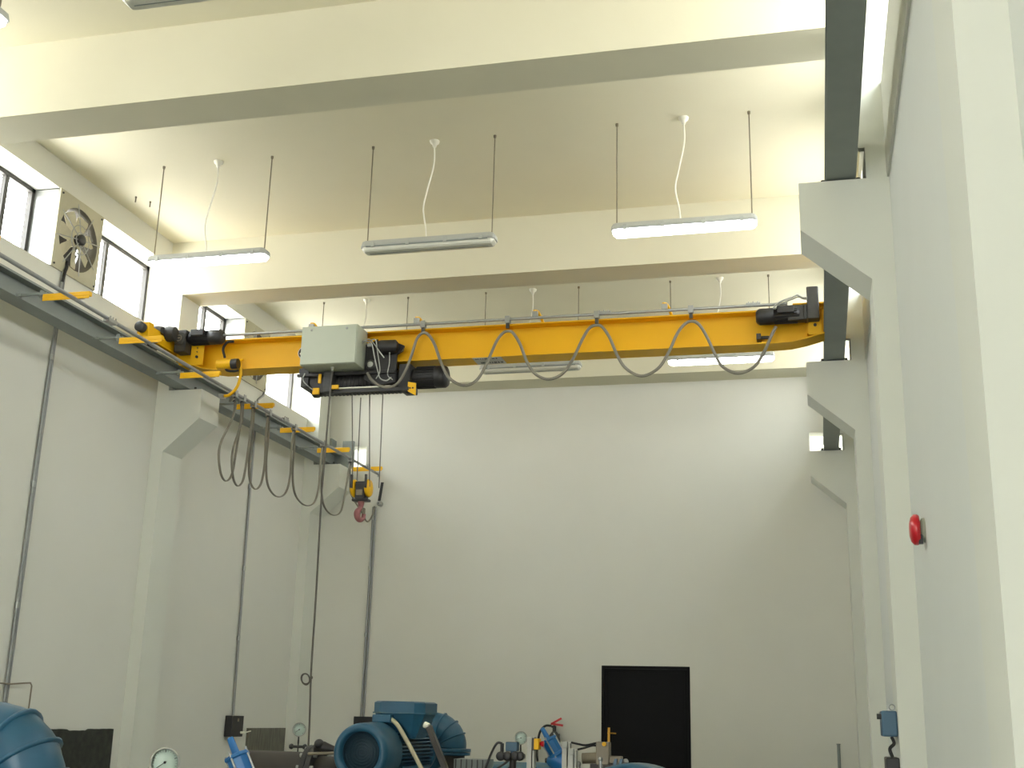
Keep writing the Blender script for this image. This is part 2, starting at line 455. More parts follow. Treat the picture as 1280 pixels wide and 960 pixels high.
# trolleys and flat festoon cable on the left track
troY = [9.30, 9.46, 9.68, 10.0, 10.58, 11.31, 12.08]
tz = TZ - .045
proto = None
tlab = ['cable trolley nearest the crane on the left track', 'second cable trolley from the crane on the left track',
        'third cable trolley from the crane on the left track', 'fourth cable trolley from the crane on the left track',
        'fifth cable trolley from the crane, mid left track', 'cable trolley on the left track just before the hanging pendant cable',
        'last cable trolley on the left track, beside the hook block']
def trolley(x, y, z, lab, grp, axis):
    root = thing('cable_trolley', (x, y, z - .05), lab, 'cable trolley', grp)
    b = MB()
    if axis == 1:
        b.box(x - .024, x - .018, y - .02, y + .02, z - .028, z + .024); b.box(x + .018, x + .024, y - .02, y + .02, z - .028, z + .024)
        b.box(x - .024, x + .024, y - .02, y + .02, z - .034, z - .028)
    else:
        b.box(x - .02, x + .02, y - .024, y - .018, z - .028, z + .024); b.box(x - .02, x + .02, y + .018, y + .024, z - .028, z + .024)
        b.box(x - .02, x + .02, y - .024, y + .024, z - .034, z - .028)
    b.build('bracket', M['galv'], root)
    c = MB(); c.box(x - .013, x + .013, y - .014, y + .014, z - .078, z - .034); c.build('clamp', M['dark'], root)
    return root
for i, y in enumerate(troY):
    if proto is None: proto = trolley(TX, y, TZ, tlab[i], 'cable trolleys on the left track', 1)
    else: dup(proto, (0, y - troY[0], 0), tlab[i])
zt = TZ - .06
loops = [(9.30, 9.46, 9.27, 3.50, .09), (9.46, 9.68, 9.50, 3.50, .05), (9.68, 10.0, 9.84, 3.535, .02), (10.0, 10.58, 10.30, 3.55, .0), (10.58, 11.31, 10.95, 3.58, -.02), (11.31, 12.08, 11.66, 3.60, -.05)]
pts = [(TX + .06, 9.06, 4.22), (TX + .02, 9.10, 4.0), (TX, 9.12, 3.70)]
pts = []
pts += [(-4.80, 9.08, 4.20), (-4.84, 9.12, 4.17), (-4.88, 9.2, 4.19)]
for (a, b, ym, zb, bg) in loops:
    h = zt - zb; ca = a + .012; cb = b - .012
    wdt = max((b - a) / 2 - .02 + bg, .09)
    pts += [(TX, ca, zt), (TX, a + .03 - bg * .3, zt - .16), (TX, ym - wdt, zt - h * .62), (TX, ym - wdt * .72, zt - h * .9), (TX, ym, zb), (TX, ym + wdt * .72, zt - h * .9), (TX, ym + wdt, zt - h * .62), (TX, b - .03 + bg * .3, zt - .16), (TX, cb, zt)]
fc = MB(); fc.tube(cr(pts, 6), .012, 8, ry=.006, side=(1, 0, 0))
fc.build('festoon_cable', M['cableg'], label='flat grey cable hanging in long loops below the left runway beam', cat='cable')
# feed cable from the last trolley to the far wall
fp = [(TX, 12.09, zt), (TX, 12.12, zt - .25), (TX - .02, 12.25, 3.9), tuple(at(452, 640, 12.5)), tuple(at(459, 652, 12.75)), tuple(at(465, 645, 12.9)), tuple(at(468, 633, 12.96))]
MB().tube(cr(fp, 8), .009, 8).build('feed_cable', M['cableg'], label='grey cable hanging from the track end to the conduit on the far wall', cat='cable')
p1 = at(478, 603, 12.93); p2 = at(474, 626, 12.93)
pb = thing('cable_anchor', (p2.x, 12.93, p2.z), 'small black strap and metal socket below the cable track end on the far wall', 'cable anchor')
q = MB(); q.obox((p1 + p2) / 2, (Vector((1, 0, 0)), Vector((0, 1, 0)), (p1 - p2).normalized()), .016, .006, (p1 - p2).length / 2); q.build('strap', M['black'], pb)
q = MB(); q.lathe((p2.x, 12.99, p2.z - .03), (0, -1, 0), [(0, .03), (.06, .03), (.08, .022), (.08, 0)], 16); q.build('socket', M['galv'], pb)
q = MB(); q.ball((p2.x, 12.92, p2.z - .03), .013); q.build('plug', M['black'], pb)

# ------------------------------------------------------------------ the crane
GY = 9.2
def lower(x):   # underside of the girder, tapering at both ends
    pts = [(-5.26, 4.515), (-5.12, 4.47), (-4.98, 4.448), (-4.85, 4.447), (-.22, 4.447), (-.10, 4.452), (.02, 4.475), (.15, 4.51)]
    for (a, za), (b, zb) in zip(pts, pts[1:]):
        if a <= x <= b: return za + (zb - za) * (x - a) / (b - a)
    return pts[-1][1]
crane = thing('overhead_crane', (-2.6, GY, 4.44), 'yellow overhead travelling crane girder spanning the hall between the runway beams', 'crane')
xs = [-5.26, -5.12, -4.98, -4.85, -.22, -.10, .02, .15]
g = MB()
ztop = 4.724; tf = .012; GH = .105
g.box(-5.26, .15, GY - .006, GY + .006, 4.52, ztop - tf)
g.box(-5.26, .15, GY - GH, GY + GH, ztop - tf, ztop)
for a, b in zip(xs, xs[1:]):
    za, zb = lower(a), lower(b)
    g.add([(a, GY - GH, za), (a, GY + GH, za), (b, GY - GH, zb), (b, GY + GH, zb), (a, GY - GH, za + tf), (a, GY + GH, za + tf), (b, GY - GH, zb + tf), (b, GY + GH, zb + tf)],
          [(0, 1, 3, 2), (4, 6, 7, 5), (0, 4, 5, 1), (2, 3, 7, 6), (0, 2, 6, 4), (1, 5, 7, 3)])
    g.add([(a, GY - .006, za + tf), (b, GY - .006, zb + tf), (b, GY - .006, 4.52), (a, GY - .006, 4.52), (a, GY + .006, za + tf), (b, GY + .006, zb + tf), (b, GY + .006, 4.52), (a, GY + .006, 4.52)],
          [(0, 1, 2, 3), (4, 7, 6, 5), (0, 3, 7, 4), (1, 5, 6, 2)])
g.build('girder', M['yellow'], crane)
# splice plates near both ends with bolts
for (xa, xb) in ((-5.245, -5.12), (.03, .13)):
    q = MB(); q.box(xa, xb, GY - .113, GY - .107, 4.50, 4.735); spl = q.build('splice_plate', M['yellow'], crane, bevel=.002)
    for z in (4.70, 4.655, 4.62, 4.575):
        r = .013 if z in (4.70, 4.575) else .005
        MB().lathe(((xa + xb) / 2, GY - .113, z), (0, -1, 0), [(0, r), (.012, r), (.012, 0)], 6, smooth=False).build('bolt', M['black'], spl)
def truck(xc, dark):
    t = MB()
    t.box(xc - .055, xc + .055, 8.62, 8.70, 4.60, 4.76)
    t.box(xc - .05, xc + .05, 8.70, 9.74, 4.615, 4.735)
    t.box(xc - .055, xc + .055, 9.74, 9.82, 4.60, 4.76)
    o = t.build('end_truck', M['yellow'], crane, bevel=.004)
    for y in (8.78, 9.66):
        w_ = MB(); w_.lathe((xc - .03, y, 4.62), (1, 0, 0), [(0, .07), (.01, .07), (.01, .06), (.05, .06), (.05, .07), (.06, .07)], 24); w_.build('wheel', M['dark'], o)
    for y, d in ((8.62, -1), (9.82, 1)):
        b = MB(); b.lathe((xc + .005, y, 4.70), (0, d, 0), [(0, .03), (.015, .042), (.07, .045), (.08, .038), (.08, 0)], 20); b.build('buffer', M['dark'], o)
    gl = MB(); gl.box(xc - .03, xc + .03, 8.60, 8.66, 4.565, 4.61); gl.build('rail_guide', M['steel'], o)
    # tie between truck and girder
    tie = MB(); s_ = 1 if xc < -2 else -1
    x0, x1 = sorted((xc + s_ * .05, xc + s_ * .30)); tie.box(x0, x1, 9.02, 9.38, 4.728, 4.738); tie.box(sorted((xc + s_ * .05, xc + s_ * .2))[0], sorted((xc + s_ * .05, xc + s_ * .2))[1], GY - .08, GY + .08, 4.52, 4.728)
    tie.build('tie_plate', M['yellow'], o)
truck(RX[0], 1); truck(RX[1], 0)
# travel motors
def travel_motor(x0, x1, xg, yc, zc, flip):
    d = Vector((1 if x1 > x0 else -1, 0, 0)); L = abs(x1 - x0); a = Vector((x0, yc, zc))
    root_ = MB().lathe(a, d, [(0, 0), (0, .038), (L * .08, .045), (L * .10, .058), (L * .62, .058), (L * .63, .066), (L * .92, .066), (L * .97, .056), (L, .04), (L, 0)], 24).build('travel_motor', M['black'], crane)
    f = MB()
    for i in range(20):
        an = 2 * math.pi * i / 20; e = Vector((0, math.cos(an), math.sin(an))); t_ = d.cross(e)
        f.obox(a + d * L * .38 + e * .06, (d, e, t_), L * .24, .005, .002)
    f.build('cooling_fins', M['black'], root_)
    t = MB(); t.box(min(x0 + d.x * L * .2, x0 + d.x * L * .55), max(x0 + d.x * L * .2, x0 + d.x * L * .55), yc - .085, yc - .02, zc + .0, zc + .055); t.build('terminal_box', M['black'], root_, bevel=.004)
    return root_
ml = travel_motor(-5.27, -4.92, 0, 9.05, 4.735, 0)
q = MB(); q.box(-5.36, -5.255, 8.99, 9.11, 4.60, 4.80); q.lathe((-5.31, 8.985, 4.72), (0, -1, 0), [(0, .06), (.01, .06), (.014, .045), (.014, 0)], 18)
q.lathe((-5.44, 8.93, 4.745), (1, 0, 0), [(0, .055), (.06, .07), (.12, .06)], 20)
q.build('gearbox', M['dark'], crane, bevel=.006)
q = MB(); q.ring((-5.31, 8.968, 4.72), (0, 1, 0), .026, .005, 18, 6); q.box(-5.325, -5.295, 8.965, 8.972, 4.715, 4.725); q.build('gearbox_emblem', M['tan'], crane)
q = MB(); q.lathe((-5.60, 8.86, 4.74), (1, 0, 0), [(0, .045), (.02, .06), (.16, .062), (.2, .05)], 20); q.build('brake_cover', M['dark'], crane)
mr = travel_motor(.0, -.365, 0, 9.06, 4.655, 1)
q = MB(); q.box(.025, .115, 8.99, 9.12, 4.60, 4.86); q.box(.0, .025, 9.0, 9.11, 4.6, 4.72); q.build('gearbox', M['dark'], crane, bevel=.008)
q = MB(); q.box(-.12, .0, 9.01, 9.1, 4.60, 4.72); q.build('motor_flange', M['dark'], crane, bevel=.006)
wp = cr([(-.23, 9.0, 4.70), (-.18, 8.98, 4.74), (-.08, 8.98, 4.775), (-.045, 8.98, 4.79), (-.01, 8.98, 4.77), (.03, 8.98, 4.765)], 6)
q = MB(); q.tube(wp, .007, 6); q.tube([(p[0] + .01, p[1] + .015, p[2] - .008) for p in wp], .005, 6); q.build('motor_lead', M['grey'], crane)
# small box on girder near right end
p = at(948, 421, 9.12)
q = MB(); q.box(p.x - .015, p.x + .02, 9.10, 9.19, p.z - .025, p.z + .022); q.box(p.x + .02, p.x + .08, 9.165, 9.194, p.z - .002, p.z + .02); q.build('limit_switch', M['dark'], crane, bevel=.003)
# warning horn / beacon cylinder near left end with hose and tow arm
a0 = at(272, 457, 9.02); a1 = at(297, 453.5, 9.02)
z0 = (a0.z + a1.z) / 2
q = MB(); q.cyl((a0.x, 9.02, z0), (a0.x + .135, 9.02, z0), .042, 24); hn = q.build('horn', M['yellow'], crane)
q = MB(); q.cyl((a0.x + .135, 9.02, z0), (a0.x + .195, 9.02, z0), .044, 24); q.build('horn_cap', M['black'], hn)
q = MB(); q.box(a0.x + .03, a0.x + .1, 9.02, 9.2, z0 + .02, z0 + .03); q.build('horn_bracket', M['yellow'], hn)
hz_ = [tuple(at(x, y, 9.08)) for x, y in ((292, 427), (284, 428), (279, 436), (281, 447))]
q = MB(); q.tube(cr(hz_, 6), .012, 8); q.build('hose', M['rubber'], crane)
q = MB(); q.tube(cr([tuple(at(x, y, 9.03)) for x, y in ((281, 458), (284, 463), (292, 464), (298, 463))], 6), .011, 8); q.build('hose', M['rubber'], crane)
ap = [tuple(at(x, y, 9.08)) for x, y in ((300, 452), (301, 464), (299, 477), (294, 487), (286, 494), (279, 495))]
q = MB(); q.tube(cr([(ap[0][0], 9.12, ap[0][2] + .03)] + ap, 5), .014, 8); q.build('tow_arm', M['yellow'], crane)
q = MB(); q.box(ap[-1][0] - .03, ap[-1][0] + .012, 9.05, 9.11, ap[-1][2] - .02, ap[-1][2] + .012); q.build('tow_clamp', M['galv'], crane)
# rating plate under the lower flange
x0 = at(592, 452, 9.15).x; x1 = at(628, 452, 9.15).x
q = MB(); q.box(x0, x1, GY - .10, GY + .09, 4.4435, 4.4465); pl = q.build('rating_plate', M['plate'], crane)
q = MB()
random.seed(7)
def scribble(y, x, xe, h):
    while x < xe:
        w_ = random.uniform(.006, .013); q.box(x, x + w_, y - h, y + h, 4.4425, 4.4436); x += w_ + random.choice((.003, .004, .012))
scribble(GY - .07, x0 + .02, x1 - .05, .011); scribble(GY + .04, x0 + .04, x1 - .02, .018)
q.build('plate_lettering', M['ink'], pl)
# round maker's sticker on the web beside the control box
c = at(380, 441, GY - .008)
q = MB(); q.lathe((c.x, GY - .007, c.z), (0, -1, 0), [(0, .058), (.001, .058), (.001, 0)], 28); st = q.build('round_sticker', M['white'], crane)
q = MB(); q.lathe((c.x, GY - .0085, c.z), (0, -1, 0), [(0, .05), (.001, .05), (.001, 0)], 28); q.build('sticker_disc', M['ink'], st)
q = MB()
for (sx, sz, ex, ez) in ((-.035, -.012, -.01, .02), (-.01, .02, 0, -.02), (0, -.02, .03, .015), (-.03, -.02, -.015, -.005)):
    a = Vector((c.x + sx, GY - .0105, c.z + sz)); b = Vector((c.x + ex, GY - .0105, c.z + ez)); d = (b - a)
    q.obox((a + b) / 2, (d.normalized(), Vector((0, 1, 0)), d.normalized().cross(Vector((0, 1, 0)))), d.length / 2, .0008, .006)
q.build('sticker_mark', M['white'], st)
# festoon track on the girder
FY, FZ = 9.04, 4.745
q = MB(); q.tube([(-5.0, FY, FZ), (-2, FY, FZ), (-.12, FY, FZ)], .0125, 10); tr = q.build('girder_cable_track', M['galv'], crane)
q = MB()
for xx in (-5.0,): q.tube([(xx + .0, FY, FZ), (xx - .05, FY + .02, FZ - .0)], .01, 8)
q.build('track_end', M['galv'], tr)
for px in (391, 522, 670, 832):
    x = at(px, 400, FY).x
    q = MB(); q.tube(cr([(x + .035, 9.15, ztop), (x + .03, 9.13, ztop + .03), (x + .005, 9.08, ztop + .085), (x - .02, FY + .01, ztop + .085)], 5), .011, 6, ry=.016)
    b = q.build('track_bracket', M['yellow'], tr)
    q = MB(); q.box(x - .03, x + .015, FY - .014, FY + .014, FZ + .008, ztop + .075); q.build('track_hanger', M['galv'], b)
for px in (755, 942):
    x = at(px, 393, FY).x
    q = MB(); q.box(x - .055, x + .055, FY - .02, FY + .02, FZ - .002, FZ + .018)
    for k in (-.035, 0, .035): q.cyl((x + k, FY - .01, FZ + .015), (x + k, FY - .01, FZ + .03), .005, 6)
    q.build('track_joint', M['galv'], tr)

# festoon trolleys on the girder track and round cable
gx = [at(px, 412, FY).x for px in (529, 634.5, 746, 864)]
glab = ['cable trolley on the girder track nearest the grey control box', 'second cable trolley from the control box on the girder track',
        'third cable trolley from the control box on the girder track', 'cable trolley on the girder track nearest the right travel motor']
pr = None
for i, x in enumerate(gx):
    if pr is None: pr = trolley(x, FY, FZ, glab[i], 'cable trolleys on the girder track', 0)
    else: dup(pr, (x - gx[0], 0, 0), glab[i])
CY = 9.035; zt2 = FZ - .062
def P(px, py, y=CY): return tuple(at(px, py, y))
pts = [P(459, 466), P(464, 474), P(474, 482), P(486, 484), P(497, 479), P(507, 463), P(514, 445), P(521, 424)]
fixed = [P(529, 415)]
pts += [P(528, 416.5), P(535, 418), P(543, 430), P(552, 455), P(562, 473), P(580, 482), P(596, 475), P(608, 455), P(620, 428), P(628, 417)]
pts += [P(634.5, 414), P(641, 416), P(650, 430), P(659, 453), P(670, 468), P(686, 474), P(703, 467), P(716, 449), P(728, 424), P(737, 410)]
pts += [P(746, 406.5), P(753, 409), P(762, 422), P(772, 445), P(783, 461), P(802, 470), P(822, 461), P(835, 442), P(846, 418), P(855, 406)]
pts += [P(864, 401.5), P(873, 405), P(882, 418), P(893, 441), P(903, 458), P(922, 466.5), P(942, 459), P(955, 440), P(964, 420), P(970, 408, 9.03)]
MB().tube(cr(pts, 6), .0125, 8).build('girder_cable', M['cableg'], label='round grey cable hanging in four wide loops in front of the yellow girder', cat='cable')

# ------------------------------------------------------------------ the hoist
hoist = thing('hoist_trolley', (-3.7, 9.2, 4.17), 'black wire rope hoist with grey control box hanging under the yellow girder', 'hoist')
b0 = at(378, 409, 8.85); b1 = at(446, 458, 8.85)
bz0, bz1 = 4.378, 4.716; bx0, bx1 = -4.095, -3.600
q = MB(); q.box(bx0, bx1, 8.86, 9.09, bz0, bz1); cb = q.build('control_box', M['box'], hoist, bevel=.004)
q = MB(); q.box(bx0 + .004, bx1 - .004, 8.846, 8.86, bz0 + .004, bz1 - .004); q.build('box_lid', M['box'], cb, bevel=.003)
for x in (bx0 + .09, bx1 - .09):
    MB().lathe((x, 8.846, bz1 - .035), (0, -1, 0), [(0, .011), (.006, .009), (.006, 0)], 12).build('lid_screw', M['galv'], cb)
q = MB(); q.lathe((-3.84, 8.95, bz0), (0, 0, -1), [(0, .016), (.01, .016), (.012, .01), (.03, .009), (.03, 0)], 12); q.build('cable_gland', M['grey'], cb)
# drum and frame
q = MB(); q.lathe((-4.10, 9.2, 4.30), (1, 0, 0), [(0, 0), (0, .11), (.03, .11), (.03, .095), (.82, .095), (.82, .11), (.86, .11), (.86, 0)], 32)
for i in range(22): q.ring((-4.04 + i * .034, 9.2, 4.30), (1, 0, 0), .096, .006, 24, 6)
q.build('rope_drum', M['black'], hoist)
q = MB(); q.box(-4.17, -4.10, 9.06, 9.3, 4.25, 4.42); q.prism([(-4.20, 4.42), (-4.20, 4.38), (-4.12, 4.30), (-4.05, 4.22), (-3.92, 4.185), (-3.92, 4.42)], 1, 9.08, 9.11)
q.box(-4.20, -3.32, 9.04, 9.07, 4.335, 4.362); q.build('drum_housing', M['black'], hoist, bevel=.004)
q = MB(); q.box(-3.94, -3.86, 9.0, 9.1, 4.18, 4.36); q.build('drum_bearing', M['dark'], hoist, bevel=.006)
q = MB(); q.box(-3.95, -3.19, 9.03, 9.06, 4.178, 4.205)
q.build('lower_frame', M['black'], hoist)
q = MB(); q.cyl((-3.84, 9.04, 4.218), (-3.32, 9.04, 4.218), .008, 8); q.build('rope_guide_rod', M['white'], hoist)
for (xa, xb, za, zb) in ((-3.985, -3.96, 4.26, 4.34), (-3.87, -3.80, 4.205, 4.24), (-4.03, -3.97, 4.165, 4.22)):
    q = MB(); q.box(xa, xb, 9.0, 9.02, za, zb); q.build('yellow_bracket', M['yellow'], hoist, bevel=.003)
q = MB(); q.prism([(-3.20, 4.25), (-3.13, 4.235), (-3.13, 4.13), (-3.20, 4.17)], 1, 9.04, 9.05); ye_ = q.build('end_bracket', M['yellow'], hoist)
for x in (-3.18, -3.155): MB().lathe((x, 9.04, 4.195), (0, -1, 0), [(0, .007), (.006, .007), (.006, 0)], 8).build('bolt', M['black'], ye_)
# trolley side plates, wheels and gear case
q = MB(); q.prism([(-3.60, 4.30), (-3.60, 4.60), (-3.56, 4.60), (-3.50, 4.645), (-3.50, 4.61), (-3.36, 4.62), (-3.26, 4.575), (-3.27, 4.53), (-3.32, 4.50), (-3.32, 4.26), (-3.5, 4.24)], 1, 9.065, 9.09); q.build('side_plate', M['black'], hoist)
q = MB(); q.box(-4.05, -3.3, 9.315, 9.33, 4.30, 4.60); q.build('side_plate', M['black'], hoist)
q = MB(); q.lathe((-3.30, 9.03, 4.56), (-1, 0, 0), [(0, .03), (.02, .055), (.15, .058), (.17, .05), (.17, 0)], 20); q.build('trolley_motor', M['black'], hoist)
for x in (-3.95, -3.45):
    for y, s_ in ((9.12, -1), (9.28, 1)):
        MB().lathe((x, y, 4.50), (0, s_, 0), [(0, .05), (.012, .05), (.014, .04), (.014, 0)], 20).build('trolley_wheel', M['dark'], hoist)
q = MB(); q.lathe((-3.535, 9.08, 4.41), (0, -1, 0), [(0, .048), (.05, .044), (.06, .03), (.06, 0)], 20); kn = q.build('brake_knob', M['dark'], hoist)
q = MB(); q.lathe((-3.535, 9.02, 4.41), (0, -1, 0), [(0, .026), (.012, .022), (.012, 0)], 16); q.build('knob_cap', M['grey'], kn)
q = MB(); q.box(-3.30, -3.20, 9.08, 9.30, 4.20, 4.42); q.lathe((-3.26, 9.2, 4.30), (1, 0, 0), [(0, .10), (.04, .10), (.07, .08)], 24); q.build('gear_case', M['black'], hoist, bevel=.006)
q = MB(); q.lathe((-3.20, 9.18, 4.32), (1, 0, 0), [(0, .07), (.03, .088), (.20, .088), (.205, .094), (.275, .094), (.295, .08), (.297, 0)], 32)
hm = q.build('hoist_motor', M['black'], hoist)
q = MB()
for i in range(24):
    an = 2 * math.pi * i / 24; e = Vector((0, math.cos(an), math.sin(an)))
    q.obox(Vector((-3.085, 9.18, 4.32)) + e * .09, (Vector((1, 0, 0)), e, Vector((1, 0, 0)).cross(e)), .08, .005, .002)
q.build('cooling_fins', M['black'], hm)
q = MB(); q.box(-3.56, -3.52, 8.99, 9.02, 4.56, 4.585); q.tube(cr([(-3.60, 8.97, 4.60), (-3.55, 8.95, 4.59), (-3.50, 8.94, 4.56), (-3.47, 8.95, 4.44), (-3.44, 8.96, 4.33), (-3.42, 8.97, 4.27), (-3.37, 8.98, 4.25), (-3.33, 8.99, 4.28)], 6), .0055, 6)
q.tube(cr([(-3.60, 8.98, 4.585), (-3.54, 8.96, 4.61), (-3.49, 8.97, 4.57), (-3.44, 8.98, 4.50), (-3.40, 8.98, 4.45)], 6), .0055, 6)
q.tube(cr([(-3.52, 8.96, 4.60), (-3.475, 8.96, 4.60), (-3.46, 8.98, 4.50), (-3.43, 8.98, 4.34), (-3.46, 8.98, 4.27)], 6), .0045, 6)
q.tube(cr([(-3.36, 9.0, 4.50), (-3.35, 8.98, 4.40), (-3.36, 8.98, 4.30), (-3.32, 9.0, 4.26)], 6), .004, 6)
q.tube(cr([(-4.10, 8.98, 4.345), (-4.11, 8.97, 4.29), (-4.07, 8.97, 4.24), (-4.02, 9.0, 4.20)], 6), .0045, 6)
q.build('control_leads', M['grey'], hoist)
# ropes
tops = [(440, 462), (451, 497), (462, 462), (479, 484)]
bots = [(441, 606), (447, 590), (462, 606), (474, 606)]
ry = (9.17, 9.23, 9.17, 9.23)
for (a, b, c_, d_), y in zip([(*t_, *u_) for t_, u_ in zip(tops, bots)], ry):
    p0 = at(a, b, y); p1 = at(c_, d_, y)
    q = MB(); q.cyl(p0, (p1.x, y, 3.40), .0052, 6); q.build('wire_rope', M['rope'], hoist)
# hook block
hb = thing('hook_block', (-3.6, 9.2, 3.12), 'yellow and black hook block with reddish hook hanging below the hoist', 'hook block')
xa, xb = at(437, 610, 9.2).x, at(468, 610, 9.2).x
xm = (xa + xb) / 2; zz0 = at(452, 624, 9.2).z; zz1 = at(452, 600, 9.2).z + .0
for sx in (-1, 1):
    q = MB(); cx = xm + sx * .062
    q.lathe((cx - .022, 9.2, (zz0 + zz1) / 2 + .01), (1, 0, 0), [(0, .03), (.003, .066), (.02, .076), (.035, .066), (.038, .03)], 24)
    sh = q.build('sheave_cover', M['yellow'], hb)
    q = MB(); q.box(cx - .007, cx + .007, 9.105, 9.13, (zz0 + zz1) / 2, zz1 + .03); q.build('rope_slot', M['black'], sh)
q = MB(); q.box(xm - .04, xm + .04, 9.15, 9.25, zz0 - .01, zz1 - .02); q.box(xm - .07, xm + .07, 9.16, 9.24, zz0 - .02, zz0 + .0)
q.build('yoke', M['black'], hb, bevel=.004)
q = MB(); q.box(xm - .025, xm + .028, 9.135, 9.15, zz0 + .025, zz0 + .07); q.build('yoke_plate', M['tan'], hb)
q = MB(); q.lathe((xm, 9.2, zz0 - .02), (0, 0, -1), [(0, .028), (.02, .026), (.045, .02), (.06, .02)], 16)
hk = [(xm + dx_ * .45, 9.2 + dx_ * .9, zz0 - dz_) for dx_, dz_ in ((0, .06), (-.012, .085), (-.038, .115), (-.03, .155), (0, .172), (.03, .155), (.037, .12))]
q.tube(cr(hk, 5), [.018 + .008 * math.sin(math.pi * min(i / 24, 1)) for i in range(31)][:len(cr(hk, 5))], 10)
q.build('hook', M['hookred'], hb)
q = MB(); q.box(xm - .006, xm + .006, 9.185, 9.192, zz0 - .15, zz0 - .06); q.box(xm + .02, xm + .035, 9.18, 9.22, zz0 - .12, zz0 - .075); q.build('safety_latch', M['tan'], hb)

# pendant cable with coiled slack
pp = [(-3.84, 8.95, 4.345), (-3.838, 8.93, 4.1), tuple(at(407, 560, 8.9)), tuple(at(402, 620, 8.9)), tuple(at(398, 690, 8.9)), tuple(at(394, 760, 8.9)), tuple(at(390, 820, 8.9)), tuple(at(388.5, 850, 8.9)), tuple(at(387, 900, 8.9)), tuple(at(385.5, 932, 8.9)), tuple(at(385, 960, 8.9))]
pc = thing('pendant_cable', pp[-1], 'long thin dark pendant cable hanging from the control box with a small coil', 'cable')
MB().tube(cr(pp, 8), .008, 8).build('cable', M['pend'], pc)
cc = at(382, 849, 8.9)
q = MB(); q.ring(cc, (.35, 1, .2), .042, .006, 24, 6); q.ring(cc + Vector((.003, -.012, .003)), (.2, 1, .3), .04, .005, 24, 6); q.ball(at(389, 847, 8.9), .014, 8); q.build('coil', M['pend'], pc)

# ------------------------------------------------------------------ lamps
def lamp(x0, x1, y, lit, label, zl=4.952):
    xc = (x0 + x1) / 2
    root = thing('fluorescent_lamp', (xc, y, zl - .03), label, 'lamp', 'hanging fluorescent lamps')
    hw = .062; z = zl
    q = MB()
    sec = [(-hw, 0), (-hw - .006, .008), (-hw - .006, .018), (-hw + .012, .05), (hw - .012, .05), (hw + .006, .018), (hw + .006, .008), (hw, 0)]
    sc_ = [(x0, .55, .6), (x0 + .015, .88, .9), (x0 + .04, 1, 1), (x1 - .04, 1, 1), (x1 - .015, .88, .9), (x1, .55, .6)]
    q.rings([[(x, y + a * k, z + b * kz) for a, b in sec] for x, k, kz in sc_], True, False)
    q.build('lamp_housing', M['grey'], root)
    q = MB()
    sec2 = [(-hw + .004, 0), (-hw + .008, -.022), (-hw + .022, -.034), (-.004, -.036), (.004, -.036), (hw - .022, -.034), (hw - .008, -.022), (hw - .004, 0)]
    q.rings([[(x, y + a * k, z + b * kz) for a, b in sec2] for x, k, kz in [(x0 + .008, .6, .5), (x0 + .03, .95, .95), (x0 + .05, 1, 1), (x1 - .05, 1, 1), (x1 - .03, .95, .95), (x1 - .008, .6, .5)]], True, False)
    q.build('diffuser', M['lit'] if lit else M['lens'], root)
    if not lit:
        q = MB()
        q.box(x0 + .05, x1 - .05, y - .067, y - .0615, z - .006, z + .002); q.box(x0 + .06, x1 - .06, y - .003, y + .003, z - .0385, z - .034); q.build('diffuser_seam', M['steel'], root)
    for t_ in (.10, .36, .64, .9):
        x = x0 + (x1 - x0) * t_
        q = MB(); q.box(x - .012, x + .012, y - hw - .012, y - hw + .004, z - .008, z + .026); q.build('clip', M['grey'], root)
    for x in (x0 + .035, x1 - .035):
        q = MB(); q.cyl((x, y, z + .04), (x, y, ZC), .0048, 6); rd = q.build('hanging_rod', M['mesh'], root)
        q = MB(); q.lathe((x, y, ZC), (0, 0, -1), [(0, .012), (.02, .01), (.02, 0)], 8); q.build('rod_anchor', M['mesh'], rd)
    q = MB(); q.tube(cr([(xc + .01, y, ZC - .03), (xc + .012, y, ZC - .2), (xc - .03, y - .01, ZC - .42), (xc - .055, y, ZC - .55), (xc - .03, y, ZC - .70), (xc - .02, y, z + .04)], 6), .0062, 6)
    q.build('cord', M['white'], root)
    q = MB(); q.lathe((xc + .01, y, ZC), (0, 0, -1), [(0, .038), (.018, .034), (.028, .018), (.05, .015), (.05, 0)], 16); q.build('ceiling_rose', M['white'], root)
    return root
LY = 7.84
A = (-4.965, -3.955); B = (-3.185, -2.15); C_ = (-1.30, -.285)
lamp(*A, LY, True, 'lit fluorescent lamp hanging in front of the windows beside the wall fan')
lamp(*B, LY, False, 'unlit grey fluorescent lamp hanging between the two lit lamps of the front row', 4.94)
lamp(*C_, LY, True, 'lit fluorescent lamp hanging nearest the right corbel, above the right end of the crane', 4.935)
L2 = 11.15
lamp(*A, L2, True, 'fluorescent lamp of the back row hidden behind the grey control box, only its rods showing')
lamp(*B, L2, False, 'unlit fluorescent lamp seen just below the girder behind the cable loops')
lamp(*C_, L2, True, 'lit fluorescent lamp seen just below the right half of the girder, near the far wall')
L0 = 4.55
lamp(-4.88, -3.865, L0, True, 'fluorescent lamp whose tip shows at the left edge above the front beam')
lamp(*B, L0, False, 'grey unlit fluorescent lamp cut by the top edge, in front of the nearest beam')
for px, py, lb in ((170, 246, 'small bolt in the ceiling near the left windows, the left one of two'), (188, 252, 'small bolt in the ceiling near the left windows, the right one of two')):
    r = C2W @ Vector(((px - 640) / FPX, (py - 480) / FPX, 1)); p = CAM + r * ((ZC - 1.6) / r[2])
    q = MB(); q.lathe((p.x, p.y, ZC), (0, 0, -1), [(0, .009), (.01, .009), (.012, .006), (.05, .006), (.05, 0)], 8); q.build('ceiling_bolt', M['mesh'], label=lb, cat='bolt', group='bolts in the ceiling')

